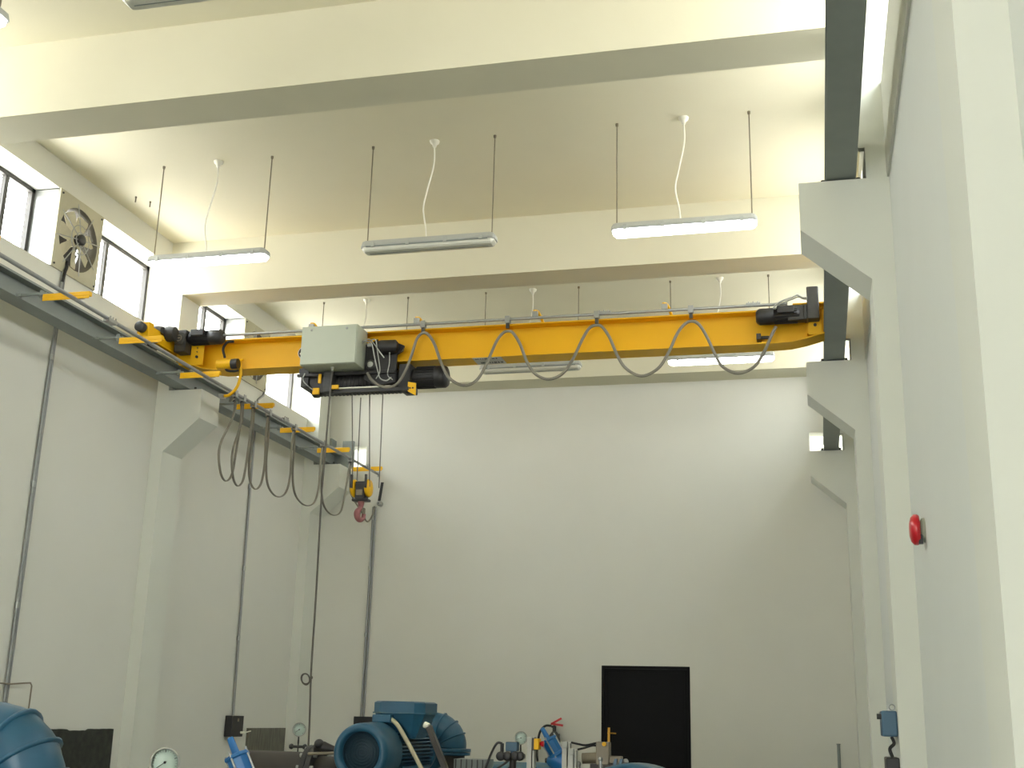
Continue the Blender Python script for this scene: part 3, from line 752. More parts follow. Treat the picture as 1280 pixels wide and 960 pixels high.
# ------------------------------------------------------------------ conduits and wall fittings on the left
def conduit(name, pts, r, label, couplings, two=0.0, nrm=(1, 0, 0), mt='conduit'):
    root = thing(name, pts[-1], label, 'conduit')
    q = MB(); q.tube(pts, r, 8); q.build('pipe', M[mt], root)
    if two:
        q = MB(); q.tube([(p[0] + two[0], p[1] + two[1], p[2]) for p in pts], r * .8, 8); q.build('pipe', M[mt], root)
    for c in couplings:
        q = MB(); q.cyl((pts[0][0] * 0 + c[0], c[1], c[2] - .022), (c[0], c[1], c[2] + .022), r * 1.45, 10)
        q.build('coupling', M['galv'], root)
    return root
xw = XL + .018
conduit('conduit', [(xw, 7.76, 4.90), (xw, 7.755, 4.5), (xw, 7.74, 3.5), (xw, 7.74, ZF)], .011, 'grey wall conduit running down from the exhaust fan at the far left', [(xw, 7.76, 4.62), (xw, 7.755, 4.2), (xw, 7.74, 3.2), (xw, 7.74, 2.3)], two=(0, .026))
q = MB(); q.tube(cr([(XL + .016, 7.79, 5.0), (XL + .03, 7.78, 4.95), (XL + .034, 7.76, 4.90), (XL + .02, 7.76, 4.82)], 5), .013, 8); q.build('fan_cable', M['rubber'], label='short black cable from the exhaust fan into the wall conduit', cat='cable')
conduit('conduit', [(xw, 11.42, 4.90), (xw, 11.41, 4.86), (xw, 11.29, 4.78), (xw, 11.28, 4.5), (xw, 11.29, 3.5), (xw, 11.33, 1.547)], .012, 'grey wall conduit rising from the black switch box on the left wall', [(xw, 11.28, 3.85), (xw, 11.3, 3.0), (xw, 11.31, 2.3)])
cd0 = at(467.5, 634, YE); cd1 = at(452, 895, YE)
yw = YE - .018
conduit('conduit', [(cd0.x, yw, cd0.z), (cd0.x, yw, 3.0), (cd1.x, yw, 1.55)], .014, 'grey wall conduit on the far wall below the crane hook', [(cd0.x, yw, 3.78), (cd0.x, yw, 3.2), ((cd0.x + cd1.x) / 2, yw, 2.45)], two=(.03, 0))
q = MB(); q.box(cd1.x - .07, cd1.x + .17, YE - .06, YE, 1.48, 1.565); jb = q.build('junction_box', M['black'], bevel=.004, label='dark junction box at the foot of the far wall conduit behind the motor', cat='box')
sb = thing('switch_box', (XL, 11.36, 1.34), 'black switch box with small lever on the left wall below a conduit', 'switch')
q = MB(); q.box(XL, XL + .08, 11.20, 11.45, 1.345, 1.545); q.build('box', M['black'], sb, bevel=.005)
q = MB(); q.cyl((XL + .08, 11.40, 1.385), (XL + .125, 11.40, 1.385), .012, 10); q.cyl((XL + .12, 11.40, 1.385), (XL + .13, 11.52, 1.40), .006, 8); q.build('lever', M['white'], sb)
q = MB(); q.box(XL + .08, XL + .084, 11.31, 11.34, 1.49, 1.52); q.build('label_tag', M['tan'], sb)
# boards low on the left wall
n = 24; top = [(8.27 + (9.20 - 8.27) * i / n, 1.425 + (-.012 if .33 < i / n < .62 else 0) + random.uniform(-.002, .002)) for i in range(n + 1)]
q = MB(); q.prism([(8.25, ZF)] + top + [(9.21, ZF)], 0, XL, XL + .02); q.build('wall_board', M['board'], label='dark stained board with ragged top edge leaning low on the left wall', cat='board')
q = MB(); q.box(XL, XL + .02, 11.69, 12.60, ZF, 1.425); q.build('wall_board', M['board2'], label='pale weathered grey board low on the left wall right of the black switch box', cat='board')
q = MB(); q.tube([(XL + .05, 7.45, 1.745), (XL + .05, 7.75, 1.74), (XL + .05, 7.97, 1.755), (XL + .05, 7.99, 1.735), (XL + .05, 7.98, ZF)], .006, 6); q.build('thin_pipe', M['tan'], label='thin bent pipe on the left wall above the large blue casing', cat='pipe')
p = at(1048, 931, 12.95); q = MB(); q.cyl((p.x, 12.95, ZF), (p.x, 12.95, p.z), .016, 10); q.lathe((p.x, 12.95, p.z), (0, 0, 1), [(0, .02), (.01, .02), (.01, 0)], 10); q.build('grey_pipe_stub', M['steel'], label='thin grey upright pipe at the right end of the far wall', cat='pipe')

# ------------------------------------------------------------------ right wall fittings
al = thing('alarm_sounder', (XR, 5.32, 2.35), 'round red alarm sounder on a pale base on the right wall', 'alarm')
q = MB(); q.lathe((XR, 5.34, 2.408), (-1, 0, 0), [(0, .052), (.012, .05), (.02, .036), (.038, .034), (.038, 0)], 28); q.build('base', M['greybase'], al)
q = MB(); q.lathe((XR - .022, 5.34, 2.41), (-1, 0, 0), [(0, .03), (0, .060), (.008, .066), (.022, .065), (.034, .052), (.04, .03), (.04, 0)], 32); q.build('bell', M['red'], al)
q = MB(); q.box(XR - .03, XR - .012, 5.30, 5.32, 2.345, 2.385); q.build('terminal', M['black'], al)
kx = .345
ks = thing('key_switch', (kx, 6.2, 1.55), 'muted blue control box with a ring on the right column', 'switch')
q = MB(); q.box(kx - .07, kx, 6.08, 6.28, 1.555, 1.672); q.build('box', M['bluebox'], ks, bevel=.008)
q = MB(); q.cyl((kx - .07, 6.12, 1.645), (kx - .09, 6.12, 1.645), .013, 12); q.build('button', M['dark'], ks)
q = MB(); q.ring((kx - .02, 6.1, 1.688), (0, 1, 0), .013, .003, 16, 6); q.build('ring', M['galv'], ks)
q = MB(); q.box(kx - .06, kx, 6.08, 6.28, ZF + .4, 1.462); sb2 = q.build('socket_box', M['black'], bevel=.006, label='black box on the right column below the small blue box', cat='box')
q = MB(); q.tube(cr([(kx - .03, 6.1, 1.555), (kx - .02, 6.1, 1.525), (kx - .04, 6.1, 1.50), (kx - .03, 6.1, 1.462)], 5), .008, 6); q.build('link_cable', M['rubber'], label='short black cable between the blue box and black box on the column', cat='cable')

# ------------------------------------------------------------------ machines
def elbow(m, c, R, r, a0, a1, seg, ribs=True, y=0, flare=1.12):
    """mitred elbow in the x-z plane about centre c; angles in degrees from +z towards +x"""
    rs = []; n = 28; steps = seg * 4
    for i in range(steps + 1):
        a = math.radians(a0 + (a1 - a0) * i / steps); d = Vector((math.sin(a), 0, math.cos(a)))
        k = 1 + .03 * math.sin(math.pi * (i % 4) / 4)
        rs.append([Vector(c) + d * (R + r * k * math.cos(2 * math.pi * j / n)) + Vector((0, 1, 0)) * (r * k * math.sin(2 * math.pi * j / n)) for j in range(n)])
    m.rings(rs)
def elbow_rib(c, R, r, ang, flare=1.12, th=.012):
    m = MB(); a = math.radians(ang); d = Vector((math.sin(a), 0, math.cos(a))); t = Vector((math.cos(a), 0, -math.sin(a))); n = 28
    rs = []
    for dt, k in ((-th, .96), (-th * .6, flare), (th * .6, flare), (th, .96)):
        rs.append([Vector(c) + t * dt + d * (R + r * k * math.cos(2 * math.pi * j / n)) + Vector((0, 1, 0)) * (r * k * math.sin(2 * math.pi * j / n)) for j in range(n)])
    m.rings(rs); return m

# motor and pump set in the middle
MYF = 6.3
mc = at(448.5, 941, MYF); mx, mz = mc.x, mc.z
R_ = (at(482.5, 941, MYF) - at(414.5, 941, MYF)).length / 2
mo = thing('electric_motor', (mx, 6.9, ZF), 'large blue electric motor with finned body and round fan cowl', 'motor')
q = MB(); q.lathe((mx, MYF, mz), (0, 1, 0), [(.05, R_ * .70), (.004, R_ * .74), (0, R_ * .90), (.02, R_ * .98), (.04, R_), (.25, R_ * 1.04), (.26, R_ * .98), (.26, R_ * .7)], 48, False)
q.build('fan_cowl', M['blue'], mo)
q = MB(); q.lathe((mx, MYF + .05, mz), (0, 1, 0), [(0, 0), (0, R_ * .8), (.01, R_ * .8), (.01, 0)], 36)
for k in range(1, 8): q.ring((mx, MYF + .048, mz), (0, 1, 0), R_ * .1 * k, .003, 36, 6)
q.build('fan_grille', M['dblue'], mo)
q = MB(); q.lathe((mx, MYF + .27, mz), (0, 1, 0), [(0, R_ * .7), (0, R_ * .80), (.62, R_ * .80), (.62, R_ * .5), (.9, R_ * .3)], 40)
q.build('motor_body', M['dblue'], mo)
q = MB()
for i in range(44):
    an = 2 * math.pi * (i + .5) / 44
    e = Vector((math.cos(an), 0, math.sin(an)))
    if abs(e.x) > .30 or e.z < 0: q.obox(Vector((mx, MYF + .57, mz)) + e * R_ * .86, (e, Vector((0, 1, 0)), e.cross(Vector((0, 1, 0)))), R_ * .09, .29, .0035)
q.build('cooling_fins', M['blue'], mo)
q = MB(); q.lathe((mx, MYF + .86, mz), (0, 1, 0), [(0, R_ * .8), (0, R_ * .98), (.05, R_ * .98), (.08, R_ * .8), (.14, R_ * .45)], 40); q.build('end_shield', M['blue'], mo)
tx0 = at(476, 890, 6.75).x; tx1 = at(539, 890, 6.75).x; tzt = at(505, 877, 6.75).z; tm = (tx0 + tx1) / 2; hwx = (tx1 - tx0) / 2
q = MB()
def hexa(w_, z, dy, c=.05): return [(tm - w_, 6.75 - dy + c, z), (tm - w_ + c, 6.75 - dy, z), (tm + w_ - c, 6.75 - dy, z), (tm + w_, 6.75 - dy + c, z), (tm + w_, 6.75 + dy - c, z), (tm + w_ - c, 6.75 + dy, z), (tm - w_ + c, 6.75 + dy, z), (tm - w_, 6.75 + dy - c, z)]
q.rings([hexa(hwx, tzt - .062, .16), hexa(hwx, tzt - .008, .16), hexa(hwx - .012, tzt, .148)], True, False)
tb = q.build('terminal_box', M['blue'], mo)
q = MB(); q.rings([hexa(hwx + .006, tzt - .067, .166), hexa(hwx + .006, tzt - .060, .166)], True, False); q.build('box_seam', M['dust'], tb)
q = MB(); q.rings([hexa(hwx * .62, tzt - .20, .11, .02), hexa(hwx * .98, tzt - .066, .15)], True, False); q.build('box_neck', M['blue'], tb)
g0 = at(468, 897, 6.6)
q = MB(); q.box(g0.x, g0.x + .11, 6.56, 6.66, g0.z - .025, g0.z + .018); q.build('gland_box', M['blue'], tb, bevel=.006)
hp_ = [tuple(at(x, y, 6.6 - k * .01)) for k, (x, y) in enumerate(((479, 896), (485, 898), (493, 902), (500, 911), (509, 927), (517, 942), (525, 957), (538, 985)))]
q = MB(); q.tube(cr(hp_, 6), .0125, 8); q.build('flexible_conduit', M['hose'], mo)
# support column strut beside the motor
s0 = at(536, 908, 6.45); s1 = at(566, 985, 6.3)
q = MB(); d = (s0 - s1); q.obox((s0 + s1) / 2, (d.normalized(), Vector((0, 1, 0)), d.normalized().cross(Vector((0, 1, 0)))), d.length / 2, .02, .016)
lv = q.build('lever_arm', M['pipe'], mo, bevel=.003)
q = MB(); q.cyl(s0, s0 + d.normalized() * .012 + Vector((-.02, 0, 0)), .017, 10); q.build('arm_cap', M['white'], lv)
for sx in (-1, 1):
    q = MB(); q.prism([(mx + sx * R_ * .5, mz - R_ * .7), (mx + sx * R_ * .95, mz - R_ * .5), (mx + sx * R_ * 1.0, 1.02), (mx + sx * R_ * .5, 1.02)], 1, 6.6, 7.1); q.build('foot', M['blue'], mo)
q = MB(); q.box(mx - .25, mx + .25, 6.4, 7.5, ZF, 1.02); q.build('base_frame', M['pipe'], mo, bevel=.01)

def pump(name, cx, cz, y, R, r, label, flange=True, ribs=(18, 42, 66)):
    root = thing(name, (cx, y, ZF), label, 'pump')
    q = MB(); elbow(q, (cx, y, cz), R, r, -70, 92, 6)
    body = q.build('casing', M['blue'], root)
    for a in ribs: elbow_rib((cx, y, cz), R, r, a, 1.13, r * .07).build('casing_rib', M['blue'], root)
    fx = cx + R
    q = MB(); q.lathe((fx, y, cz - .01), (0, 0, -1), [(0, r * 1.05), (0, r * 1.38), (r * .25, r * 1.38), (r * .25, r * 1.05)], 32)
    q.lathe((fx, y, cz - .01 - r * .30), (0, 0, -1), [(0, r * 1.05), (0, r * 1.33), (r * .2, r * 1.33), (r * .2, r * .9)], 32)
    q.build('flange', M['blue'], root)
    q = MB(); q.lathe((fx, y, cz - .01 - r * .5), (0, 0, -1), [(0, r * .9), (cz - .01 - r * .5 - ZF, r * .9)], 24); q.build('down_pipe', M['pipe'], root)
    # volute behind
    q = MB(); q.lathe((cx - R * .55, y - r * .5, cz + R * .2), (0, 1, 0), [(0, r * .6), (0, R + r * .55), (r * .2, R + r * .75), (r * 1.2, R + r * .75), (r * 1.4, R + r * .5), (r * 1.4, 0)], 36)
    q.build('volute', M['blue'], root)
    q = MB(); q.box(cx - R * 1.2, cx - R * .1, y - r * .3, y + r * .9, ZF, cz - R * .6); q.build('pedestal', M['pipe'], root)
    return root
pc0 = at(543, 933, 8.1); sc_ = 8.1 * (1 / 1430)
pump('volute_pump', pc0.x, pc0.z, 8.1, 24 * sc_, 15 * sc_, 'blue ribbed pump casing behind the large electric motor')
pc1 = at(-18, 985, 3.9); s2 = 3.9 / 1430
root = pump('volute_pump', pc1.x, pc1.z, 3.9, 62 * s2, 46 * s2, 'large blue ribbed pump casing cut by the bottom left corner', ribs=(28, 55, 76))

# dark pipe with flange left of the motor
py_ = 7.0
pa = at(318, 938, py_); pb_ = at(384, 940, py_); rp_ = .13
dp = thing('suction_pipe', ((pa.x + pb_.x) / 2, py_, ZF), 'dark brown horizontal pipe with bolted flange left of the blue motor', 'pipe')
zp = pb_.z - rp_
q = MB(); q.cyl((pa.x - .05, py_, zp), (pb_.x + .02, py_, zp), rp_, 32); q.lathe((pa.x - .05, py_, zp), (-1, 0, 0), [(0, rp_), (.06, rp_ * .9), (.08, 0)], 32); q.build('pipe', M['pipe'], dp)
q = MB(); q.cyl((pb_.x + .02, py_, zp), (pb_.x + .05, py_, zp), rp_ * 1.32, 32); q.cyl((pb_.x + .055, py_, zp), (pb_.x + .085, py_, zp), rp_ * 1.32, 32); fl = q.build('flange', M['black'], dp)
for i in range(12):
    an = 2 * math.pi * i / 12 + .2
    q = MB(); q.cyl((pb_.x + .0, py_ + math.cos(an) * rp_ * 1.17, zp + math.sin(an) * rp_ * 1.17), (pb_.x + .105, py_ + math.cos(an) * rp_ * 1.17, zp + math.sin(an) * rp_ * 1.17), .012, 6); q.build('flange_bolt', M['galv'], fl)
q = MB(); q.cyl((pb_.x + .085, py_, zp), (mx - R_ * 1.15, py_, zp), rp_ * .85, 24); q.build('pipe_stub', M['pipe'], dp)
q = MB(); q.box(pa.x + .0, pa.x + .1, py_ - .06, py_ + .06, ZF, zp - rp_ * .9); q.box(pb_.x - .12, pb_.x - .04, py_ - .06, py_ + .06, ZF, zp - rp_ * .9); q.build('pipe_support', M['pipe'], dp)
v0 = at(400, 935, 6.8)
q = MB(); q.lathe((v0.x - .05, 6.85, v0.z + .01), (1, 0, -.15), [(0, 0), (0, .03), (.05, .035), (.08, .028), (.12, .02), (.16, .012), (.16, 0)], 14); q.ball((v0.x - .02, 6.83, v0.z + .02), .03)
q.build('valve_body', M['black'], dp)
q = MB(); q.cyl((v0.x - .08, 6.82, v0.z - .035), (v0.x + .10, 6.82, v0.z - .025), .009, 8); q.build('actuator_rod', M['tan'], dp)

def gauge(name, px, py, y, rpx, label, down, wheel=True, tilt=0, needle=215):
    c = at(px, py, y); r = (at(px + rpx, py, y) - at(px - rpx, py, y)).length / 2
    root = thing(name, (c.x, y, c.z - r), label, 'gauge', 'pressure gauges')
    d = (CAM - c); d.z = 0; d.normalize(); d = (d + Vector((tilt, 0, 0))).normalized()
    q = MB(); q.lathe(c - d * .03, d, [(0, r * .9), (.0, r * .95), (.035, r * .97), (.042, r), (.048, r * .97), (.046, r * .88), (.03, r * .88)], 40, False); q.add([], []); q.build('case', M['alu'], root)
    q = MB(); q.lathe(c - d * .028, d, [(0, 0), (0, r * .95), (.03, r * .95), (.03, 0)], 36); q.build('dial', M['dial'], root)
    u = d.cross(Vector((0, 0, 1))).normalized() * -1; up = Vector((0, 0, 1))
    if u.x < 0: u = -u
    q = MB()
    for i in range(21):
        a = math.radians(225 - i * 13.5); e = u * math.cos(a) + up * math.sin(a); t_ = d.cross(e); L = .09 if i % 5 == 0 else .05
        q.obox(c + d * .003 + e * r * (.80 - L / 2), (e, t_, d), r * L, r * (.022 if i % 5 == 0 else .01), .0006)
    q.build('scale_marks', M['ink'], root)
    a = math.radians(needle); e = u * math.cos(a) + up * math.sin(a); t_ = d.cross(e)
    q = MB(); q.obox(c + d * .006 + e * r * .28, (e, t_, d), r * .42, r * .022, .0008); q.lathe(c + d * .003, d, [(0, r * .09), (.006, r * .09), (.006, 0)], 12); q.build('needle', M['ink'], root)
    zb = at(px, down, y).z
    q = MB(); q.cyl((c.x, y, c.z - r * .9), (c.x, y, zb), r * .11, 10); q.lathe((c.x, y, c.z - r * 1.45), (0, 0, -1), [(0, r * .14), (r * .5, r * .14)], 6); q.build('stem', M['black'], root)
    if wheel:
        zz = zb + (c.z - r - zb) * .35
        q = MB(); q.cyl((c.x - r * 1.1, y, zz), (c.x + r * 1.1, y, zz), r * .2, 10); q.lathe((c.x - r * 1.3, y, zz), (1, 0, 0), [(0, r * .3), (r * .3, r * .42), (r * .5, r * .3)], 12); q.lathe((c.x + r * .8, y, zz), (1, 0, 0), [(0, r * .3), (r * .3, r * .42), (r * .5, r * .3)], 12)
        q.build('valve_knob', M['black'], root)
    return root
g1 = gauge('pressure_gauge', 206, 953, 4.4, 16.5, 'white round pressure gauge nearest the camera, low at the left', 1010, False)
q = MB(); zz = at(205, 1010, 4.4); q.cyl((zz.x, 4.4, ZF), (zz.x, 4.4, zz.z), .02, 12); q.lathe((zz.x, 4.4, ZF), (0, 0, 1), [(0, .06), (.02, .06), (.02, .02)], 16)
q.build('gauge_pipe', M['pipe'], g1)
gauge('pressure_gauge', 374, 912, 7.0, 8, 'small pressure gauge with black valve on the dark pipe left of the motor', 940)
gauge('pressure_gauge', 651, 922.5, 7.06, 8, 'pale pressure gauge on a valve manifold left of the yellow stop button', 950, False, needle=200)

# blue actuators
def actuator(px, py, y, k, label, mt, tilt=28):
    """inclined pneumatic cylinder: px,py is the rod tip"""
    t_ = at(px, py, y); a = math.radians(tilt); d = Vector((math.sin(a), 0, -math.cos(a)))
    root = thing('valve_actuator', (t_.x + .12 * k, y, ZF), label, 'actuator', 'inclined blue valve actuators')
    q = MB(); q.lathe(t_, d, [(0, 0), (0, .011 * k), (.005 * k, .014 * k), (.08 * k, .017 * k)], 20); q.build('spring_tube', M[mt], root)
    c0 = t_ + d * .072 * k
    q = MB(); q.lathe(c0, d, [(0, .02 * k), (.004 * k, .054 * k), (.018 * k, .056 * k), (.02 * k, .047 * k), (.10 * k, .047 * k), (.102 * k, .056 * k), (.12 * k, .056 * k), (.12 * k, 0)], 8, smooth=False); cy = q.build('cylinder', M[mt], root, bevel=.003)
    for an in (0, 90, 180, 270):
        u = d.orthogonal().normalized(); w_ = d.cross(u); e = u * math.cos(math.radians(an + 45)) + w_ * math.sin(math.radians(an + 45))
        q = MB(); q.cyl(c0 - d * .008 * k + e * .05 * k, c0 + d * .128 * k + e * .05 * k, .005 * k, 8); q.build('tie_rod', M['galv'], cy)
    c1 = c0 + d * .16 * k
    q = MB(); q.lathe(c1 + Vector((-.085 * k, 0, .005)), (1, 0, -.1), [(0, .02 * k), (.015 * k, .034 * k), (.05 * k, .055 * k), (.11 * k, .06 * k), (.15 * k, .045 * k), (.165 * k, 0)], 20); q.build('gear_housing', M[mt], root)
    q = MB(); q.cyl(c1 + Vector((-.098 * k, 0, .005)), c1 + Vector((-.08 * k, 0, .005)), .015 * k, 12); q.build('shaft_end', M['black'], root)
    q = MB(); q.cyl((c1.x, y, ZF), (c1.x, y, c1.z - .02), .04 * k, 14); q.lathe((c1.x, y, ZF), (0, 0, 1), [(0, .12), (.03, .12), (.03, .05)], 16); q.build('stand_pipe', M['pipe'], root)
    return root
actuator(287.5, 922, 5.0, 1.05, 'bright blue inclined valve actuator in front of the dark pipe at left', 'blue2')
actuator(677.5, 910, 7.2, .95, 'blue inclined valve actuator in front of the fire extinguisher', 'blue2', 32)

# fire extinguisher on the far wall
fe0 = at(693, 905, 12.85); fex, fey, fez = fe0.x, 12.85, fe0.z
fe = thing('fire_extinguisher', (fex, fey, fez - .45), 'dark fire extinguisher with red lever and black hose on the far wall', 'fire extinguisher')
q = MB(); q.lathe((fex, fey, fez - .42), (0, 0, 1), [(0, 0), (0, .055), (.02, .065), (.27, .065), (.30, .058), (.33, .035), (.345, .022), (.345, 0)], 28); q.build('cylinder', M['dark'], fe)
q = MB(); q.cyl((fex, fey, fez - .09), (fex, fey, fez - .02), .02, 14); q.cyl((fex - .03, fey, fez - .03), (fex + .01, fey, fez - .02), .012, 10); q.build('valve', M['black'], fe)
q = MB(); q.obox((fex + .03, fey - .01, fez - .005), (Vector((1, 0, -.12)).normalized(), Vector((0, 1, 0)), Vector((.12, 0, 1)).normalized()), .065, .012, .011)
q.obox((fex + .025, fey - .01, fez + .03), (Vector((1, 0, .55)).normalized(), Vector((0, 1, 0)), Vector((-.55, 0, 1)).normalized()), .06, .012, .010); q.build('lever', M['red'], fe)
q = MB(); q.tube(cr([(fex - .03, fey, fez - .02), (fex - .09, fey - .02, fez - .02), (fex - .14, fey - .03, fez - .07), (fex - .165, fey - .03, fez - .16), (fex - .175, fey - .03, fez - .30), (fex - .17, fey - .02, fez - .38)], 6), .012, 8); q.build('hose', M['rubber'], fe)
q = MB(); q.box(fex - .03, fex + .03, fey + .06, YE, fez - .16, fez - .10); q.build('wall_bracket', M['black'], fe)

# valve manifold with blue transmitter
my = 7.0
def PX(x, y, Y=my): return at(x, y, Y)
mf = thing('valve_manifold', (PX(640, 950).x, my, ZF), 'black valve manifold with blue transmitter below the pale gauge', 'valve')
q = MB(); a, b = PX(624, 945), PX(656, 945); q.cyl(a, b, .012, 10)
for px in (628, 636, 646, 652): p = PX(px, 945); q.lathe((p.x, my - .02, p.z), (0, -1, 0), [(0, .018), (.01, .026), (.03, .026), (.035, .018), (.035, 0)], 14)
q.build('valve_row', M['black'], mf)
q = MB(); c = PX(640.5, 933); q.box(c.x - .034, c.x + .034, my - .03, my + .03, c.z - .026, c.z + .024); q.cyl((c.x, my, c.z - .02), (c.x, my, c.z - .05), .01, 8); q.build('transmitter', M['bluebox'], mf, bevel=.008)
q = MB(); c = PX(627.5, 936); q.cyl((c.x, my, c.z - .03), (c.x, my, c.z + .03), .01, 10); q.tube(cr([(c.x, my, c.z + .03), (c.x - .03, my, c.z + .03), (c.x - .06, my, c.z - .02), (c.x - .10, my, c.z - .12)], 5), .007, 6); q.build('impulse_tube', M['black'], mf)
q = MB(); c = PX(641, 958); q.cyl((c.x, my, ZF), (c.x, my, PX(641, 946).z), .02, 12); q.box(c.x - .1, c.x + .1, my - .05, my + .05, ZF, ZF + .03); q.build('stand', M['pipe'], mf)
q = MB(); q.tube(cr([tuple(PX(x, y)) for x, y in ((640, 947), (630, 955), (615, 966), (606, 980))], 5), .007, 6); q.tube(cr([tuple(PX(x, y)) for x, y in ((648, 947), (640, 956), (630, 967), (624, 980))], 5), .006, 6); q.build('impulse_tube', M['black'], mf)

# the low blue housing below the manifold
lh = thing('pump_casing', (PX(650, 958).x, 7.7, ZF), 'low grey-blue casing with rounded top between the manifold and the actuator', 'pump')
c = at(648, 952, 7.8)
q = MB(); q.lathe((at(606, 955, 7.8).x, 7.8, c.z - .24), (1, 0, 0), [(0, 0), (0, .2), (.04, .235), (.42, .24), (.54, .22), (.56, 0)], 40); q.build('casing', M['dust'], lh)
q = MB(); q.box(c.x - .1, c.x + .2, 7.65, 7.95, ZF, c.z - .4); q.build('pedestal', M['pipe'], lh)
# grey cooling fins radiator next to the pump flange
rc0 = at(573, 948, 7.6); rc1 = at(612, 948, 7.6)
rd = thing('cooler_block', ((rc0.x + rc1.x) / 2, 7.6, ZF), 'grey ribbed cooler block right of the blue pump flange', 'cooler')
q = MB(); q.box(rc0.x, rc1.x, 7.5, 7.7, 1.1, rc0.z); q.box(rc0.x + .03, rc1.x - .03, 7.53, 7.67, ZF, 1.1); q.build('block', M['steel'], rd)
q = MB()
for i in range(6): x = rc0.x + .015 + i * (rc1.x - rc0.x - .03) / 5; q.box(x - .002, x + .002, 7.49, 7.5, 1.1, rc0.z)
q.build('ribs', M['black'], rd)

# galvanised posts
def post(x0, x1, ytop, Y, label, capbox):
    a = at(x0, ytop, Y); b = at(x1, ytop, Y)
    root = thing('strut_post', ((a.x + b.x) / 2, Y, ZF), label, 'post', 'galvanised strut posts among the machines')
    q = MB(); w_ = b.x - a.x
    q.box(a.x, a.x + w_ * .62, Y - .02, Y + .03, ZF, a.z); q.box(a.x + w_ * .78, b.x, Y - .02, Y + .03, ZF, a.z); q.box(a.x, b.x, Y + .02, Y + .03, ZF, a.z); q.build('channel', M['alu'], root)
    q = MB(); q.box(a.x + w_ * .62, a.x + w_ * .78, Y + .01, Y + .018, ZF, a.z - .01); q.build('slot', M['dark'], root)
    if capbox:
        q = MB(); q.box(a.x + .004, b.x - .008, Y - .05, Y - .02, a.z - .022, a.z + .012); q.build('small_box', M['grey'], root, bevel=.004)
    return root
post(660, 669, 921, 6.8, 'galvanised post carrying the yellow box with red stop button', False)
post(703.5, 713, 929, 6.8, 'galvanised post with grey box right of the blue actuator', True)
post(711.5, 721, 938, 6.7, 'shorter galvanised post with grey box before the beige valve', True)
e0 = at(668.5, 924, 6.76)
es = thing('emergency_stop', (e0.x + .02, 6.76, e0.z - .06), 'yellow stop box with red button on a galvanised post', 'switch')
q = MB(); q.box(e0.x - .012, e0.x, 6.74, 6.80, e0.z - .06, e0.z + .006); q.build('back_plate', M['black'], es)
q = MB(); q.box(e0.x, e0.x + .028, 6.735, 6.80, e0.z - .055, e0.z + .004); q.build('box', M['yellow'], es, bevel=.004)
q = MB(); q.lathe((e0.x + .028, 6.768, e0.z - .024), (1, 0, 0), [(0, .01), (.008, .01), (.009, .016), (.022, .015), (.022, 0)], 16); q.build('button', M['red'], es)

# beige solenoid valve with hoses
vy = 7.0
sv = thing('solenoid_valve', (PX(755, 950).x, vy, ZF), 'beige valve block with horizontal cylinder in front of the black door', 'valve')
a, b = PX(728, 948), PX(752, 947)
q = MB(); q.cyl(a, b, .030, 20); q.build('cylinder', M['tan'], sv)
p = PX(756, 940); q = MB(); q.box(p.x - .045, p.x + .03, vy - .04, vy + .04, p.z - .07, p.z + .055); q.box(p.x + .02, p.x + .10, vy - .03, vy + .03, p.z - .06, p.z - .02); q.build('valve_block', M['tan'], sv, bevel=.006)
p2_ = PX(757, 930); q = MB(); q.cyl((p2_.x, vy - .04, p2_.z), (p2_.x, vy - .055, p2_.z), .012, 12); q.build('yellow_cap', M['yellow'], sv)
for px, py in ((752, 949), (783, 952), (771, 956), (724, 955)):
    p = PX(px, py); q = MB(); q.cyl((p.x, vy - .03, p.z - .05), (p.x, vy - .03, p.z), .014, 12); q.ball((p.x, vy - .03, p.z), .017); q.build('fitting', M['galv'], sv)
p = PX(765, 958); q = MB(); q.box(p.x - .12, p.x + .14, vy - .03, vy + .03, p.z - .05, p.z + .01); q.cyl((p.x, vy, ZF), (p.x, vy, p.z - .02), .03, 12); q.build('mounting', M['pipe'], sv)
q = MB(); q.tube(cr([tuple(PX(x, y)) for x, y in ((714, 928), (723, 930), (732, 931.5), (744, 929), (749, 928))], 5), .006, 6); q.tube(cr([tuple(PX(x, y)) for x, y in ((722, 937), (730, 935), (740, 932), (745, 932))], 5), .006, 6); q.build('air_hose', M['rubber'], sv)
for px in (768, 775):
    p = PX(px, 950); q = MB(); q.obox((p.x, vy - .05, p.z - .06), (Vector((1, 0, 0)), Vector((0, 1, 0)), Vector((.25, 0, 1)).normalized()), .008, .008, .07); q.build('blue_strut', M['blue'], sv)
# blue rounded casing right of it
c = at(800, 954, 6.2)
bc = thing('pump_casing', (c.x, 6.2, ZF), 'blue casing with a gently rounded top below the black door', 'pump')
rr = .42
q = MB(); q.lathe((c.x - .02, 6.05, c.z - rr), (0, 1, 0), [(0, 0), (0, rr * .96), (.03, rr), (.25, rr), (.28, rr * .96), (.28, 0)], 64); q.build('casing', M['blue'], bc)
q = MB(); q.box(c.x - .2, c.x + .2, 6.08, 6.3, ZF, c.z - rr); q.build('pedestal', M['pipe'], bc)

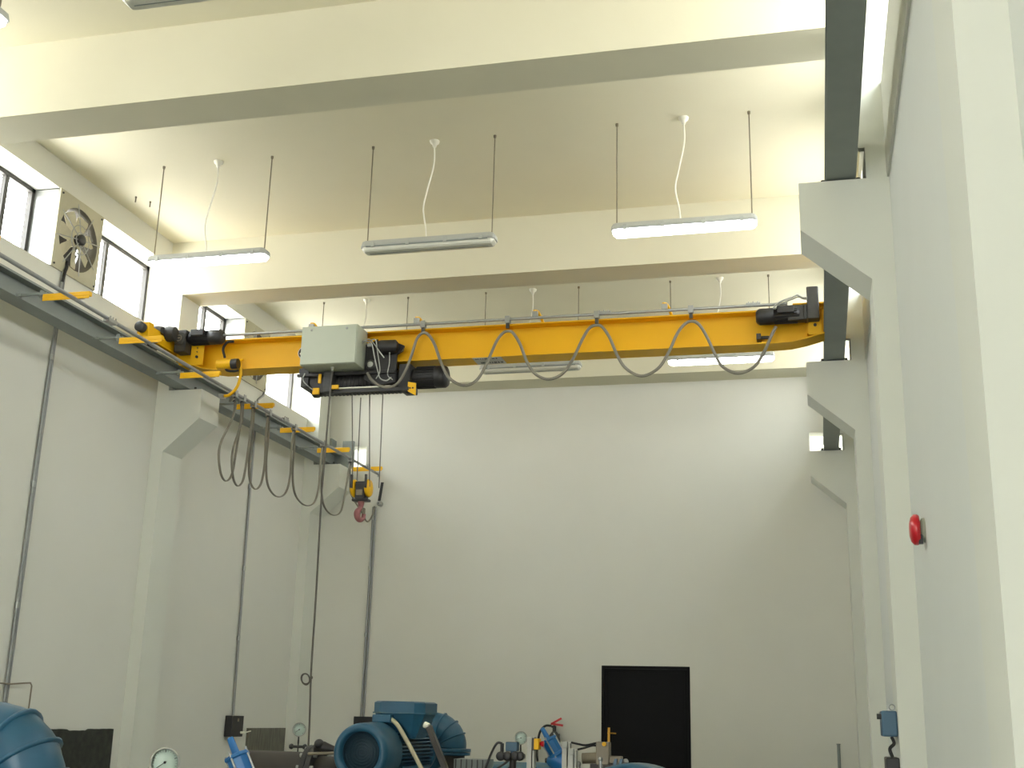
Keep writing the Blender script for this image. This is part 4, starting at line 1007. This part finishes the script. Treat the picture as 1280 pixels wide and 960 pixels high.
# ------------------------------------------------------------------ light
sc = bpy.context.scene
SKY, GROUND = 17.5, 19
wd = bpy.data.worlds.new('sky'); sc.world = wd; wd.use_nodes = True
nt = wd.node_tree; bg = nt.nodes['Background']
tc = nt.nodes.new('ShaderNodeTexCoord'); sx = nt.nodes.new('ShaderNodeSeparateXYZ'); rp = nt.nodes.new('ShaderNodeValToRGB')
mr_ = nt.nodes.new('ShaderNodeMapRange'); mr_.inputs['From Min'].default_value = -.12; mr_.inputs['From Max'].default_value = .12
mr_.inputs['To Min'].default_value = GROUND; mr_.inputs['To Max'].default_value = SKY   # sunlit pale ground is brighter than the sky
nt.links.new(sx.outputs['Z'], mr_.inputs['Value']); nt.links.new(mr_.outputs['Result'], bg.inputs['Strength'])
nt.links.new(tc.outputs['Generated'], sx.inputs[0]); nt.links.new(sx.outputs['Z'], rp.inputs['Fac'])
rp.color_ramp.elements[0].position = 0; rp.color_ramp.elements[0].color = (.98, .97, .92, 1)
rp.color_ramp.elements[1].position = .5; rp.color_ramp.elements[1].color = (.90, .97, 1, 1)
nt.links.new(rp.outputs['Color'], bg.inputs['Color'])
# portals guide sampling of the daylight through the window, runway and added rear openings
def portal(c, nrm, sy, sz):
    l = bpy.data.lights.new('window_portal', 'AREA'); l.shape = 'RECTANGLE'; l.size = sy * S; l.size_y = sz * S
    l.cycles.is_portal = True
    o = bpy.data.objects.new('window_portal', l); col.objects.link(o); o.location = W(c)
    o.rotation_euler = Vector(nrm).to_track_quat('-Z', 'Z').to_euler(); o['kind'] = 'helper'
for k, (a, b) in enumerate(bays):
    for (p, q_) in ((a, fans[k][0]), (fans[k][1], b)):
        portal((OL - .02, (p + q_) / 2, (W0 + W1) / 2), (1, 0, 0), q_ - p, W1 - W0)
        portal((OR + .02, (p + q_) / 2, (W0 + W1) / 2), (-1, 0, 0), q_ - p, W1 - W0)
portal((-2.1, YB - .27, 2.4), (0, 1, 0), 1.8, 3.2)
portal((-5.325, ye + .01, 4.5), (0, -1, 0), .5, .285); portal((.17, ye + .01, 4.5), (0, -1, 0), .345, .285)

# ------------------------------------------------------------------ camera
cd = bpy.data.cameras.new('camera'); cam = bpy.data.objects.new('camera', cd); col.objects.link(cam)
cd.sensor_width = 36; cd.lens = FPX / 1280 * 36; cd.clip_end = 200; cd.clip_start = .05
r0, r1, r2 = W2C[0], -W2C[1], -W2C[2]
m = Matrix(((r0[0], r1[0], r2[0]), (r0[1], r1[1], r2[1]), (r0[2], r1[2], r2[2]))).to_4x4()
m.translation = W(CAM); cam.matrix_world = m
sc.camera = cam
sc.view_settings.view_transform = 'Standard'; sc.view_settings.look = 'None'; sc.view_settings.gamma = 1
sc.view_settings.use_curve_mapping = False
sc.view_settings.exposure = 0.04
sc.cycles.max_bounces = 12; sc.cycles.diffuse_bounces = 8; sc.cycles.transparent_max_bounces = 8; sc.cycles.caustics_reflective = False
sc.cycles.sample_clamp_indirect = 8
for o in bpy.data.objects:
    if '_o' in o: del o['_o']
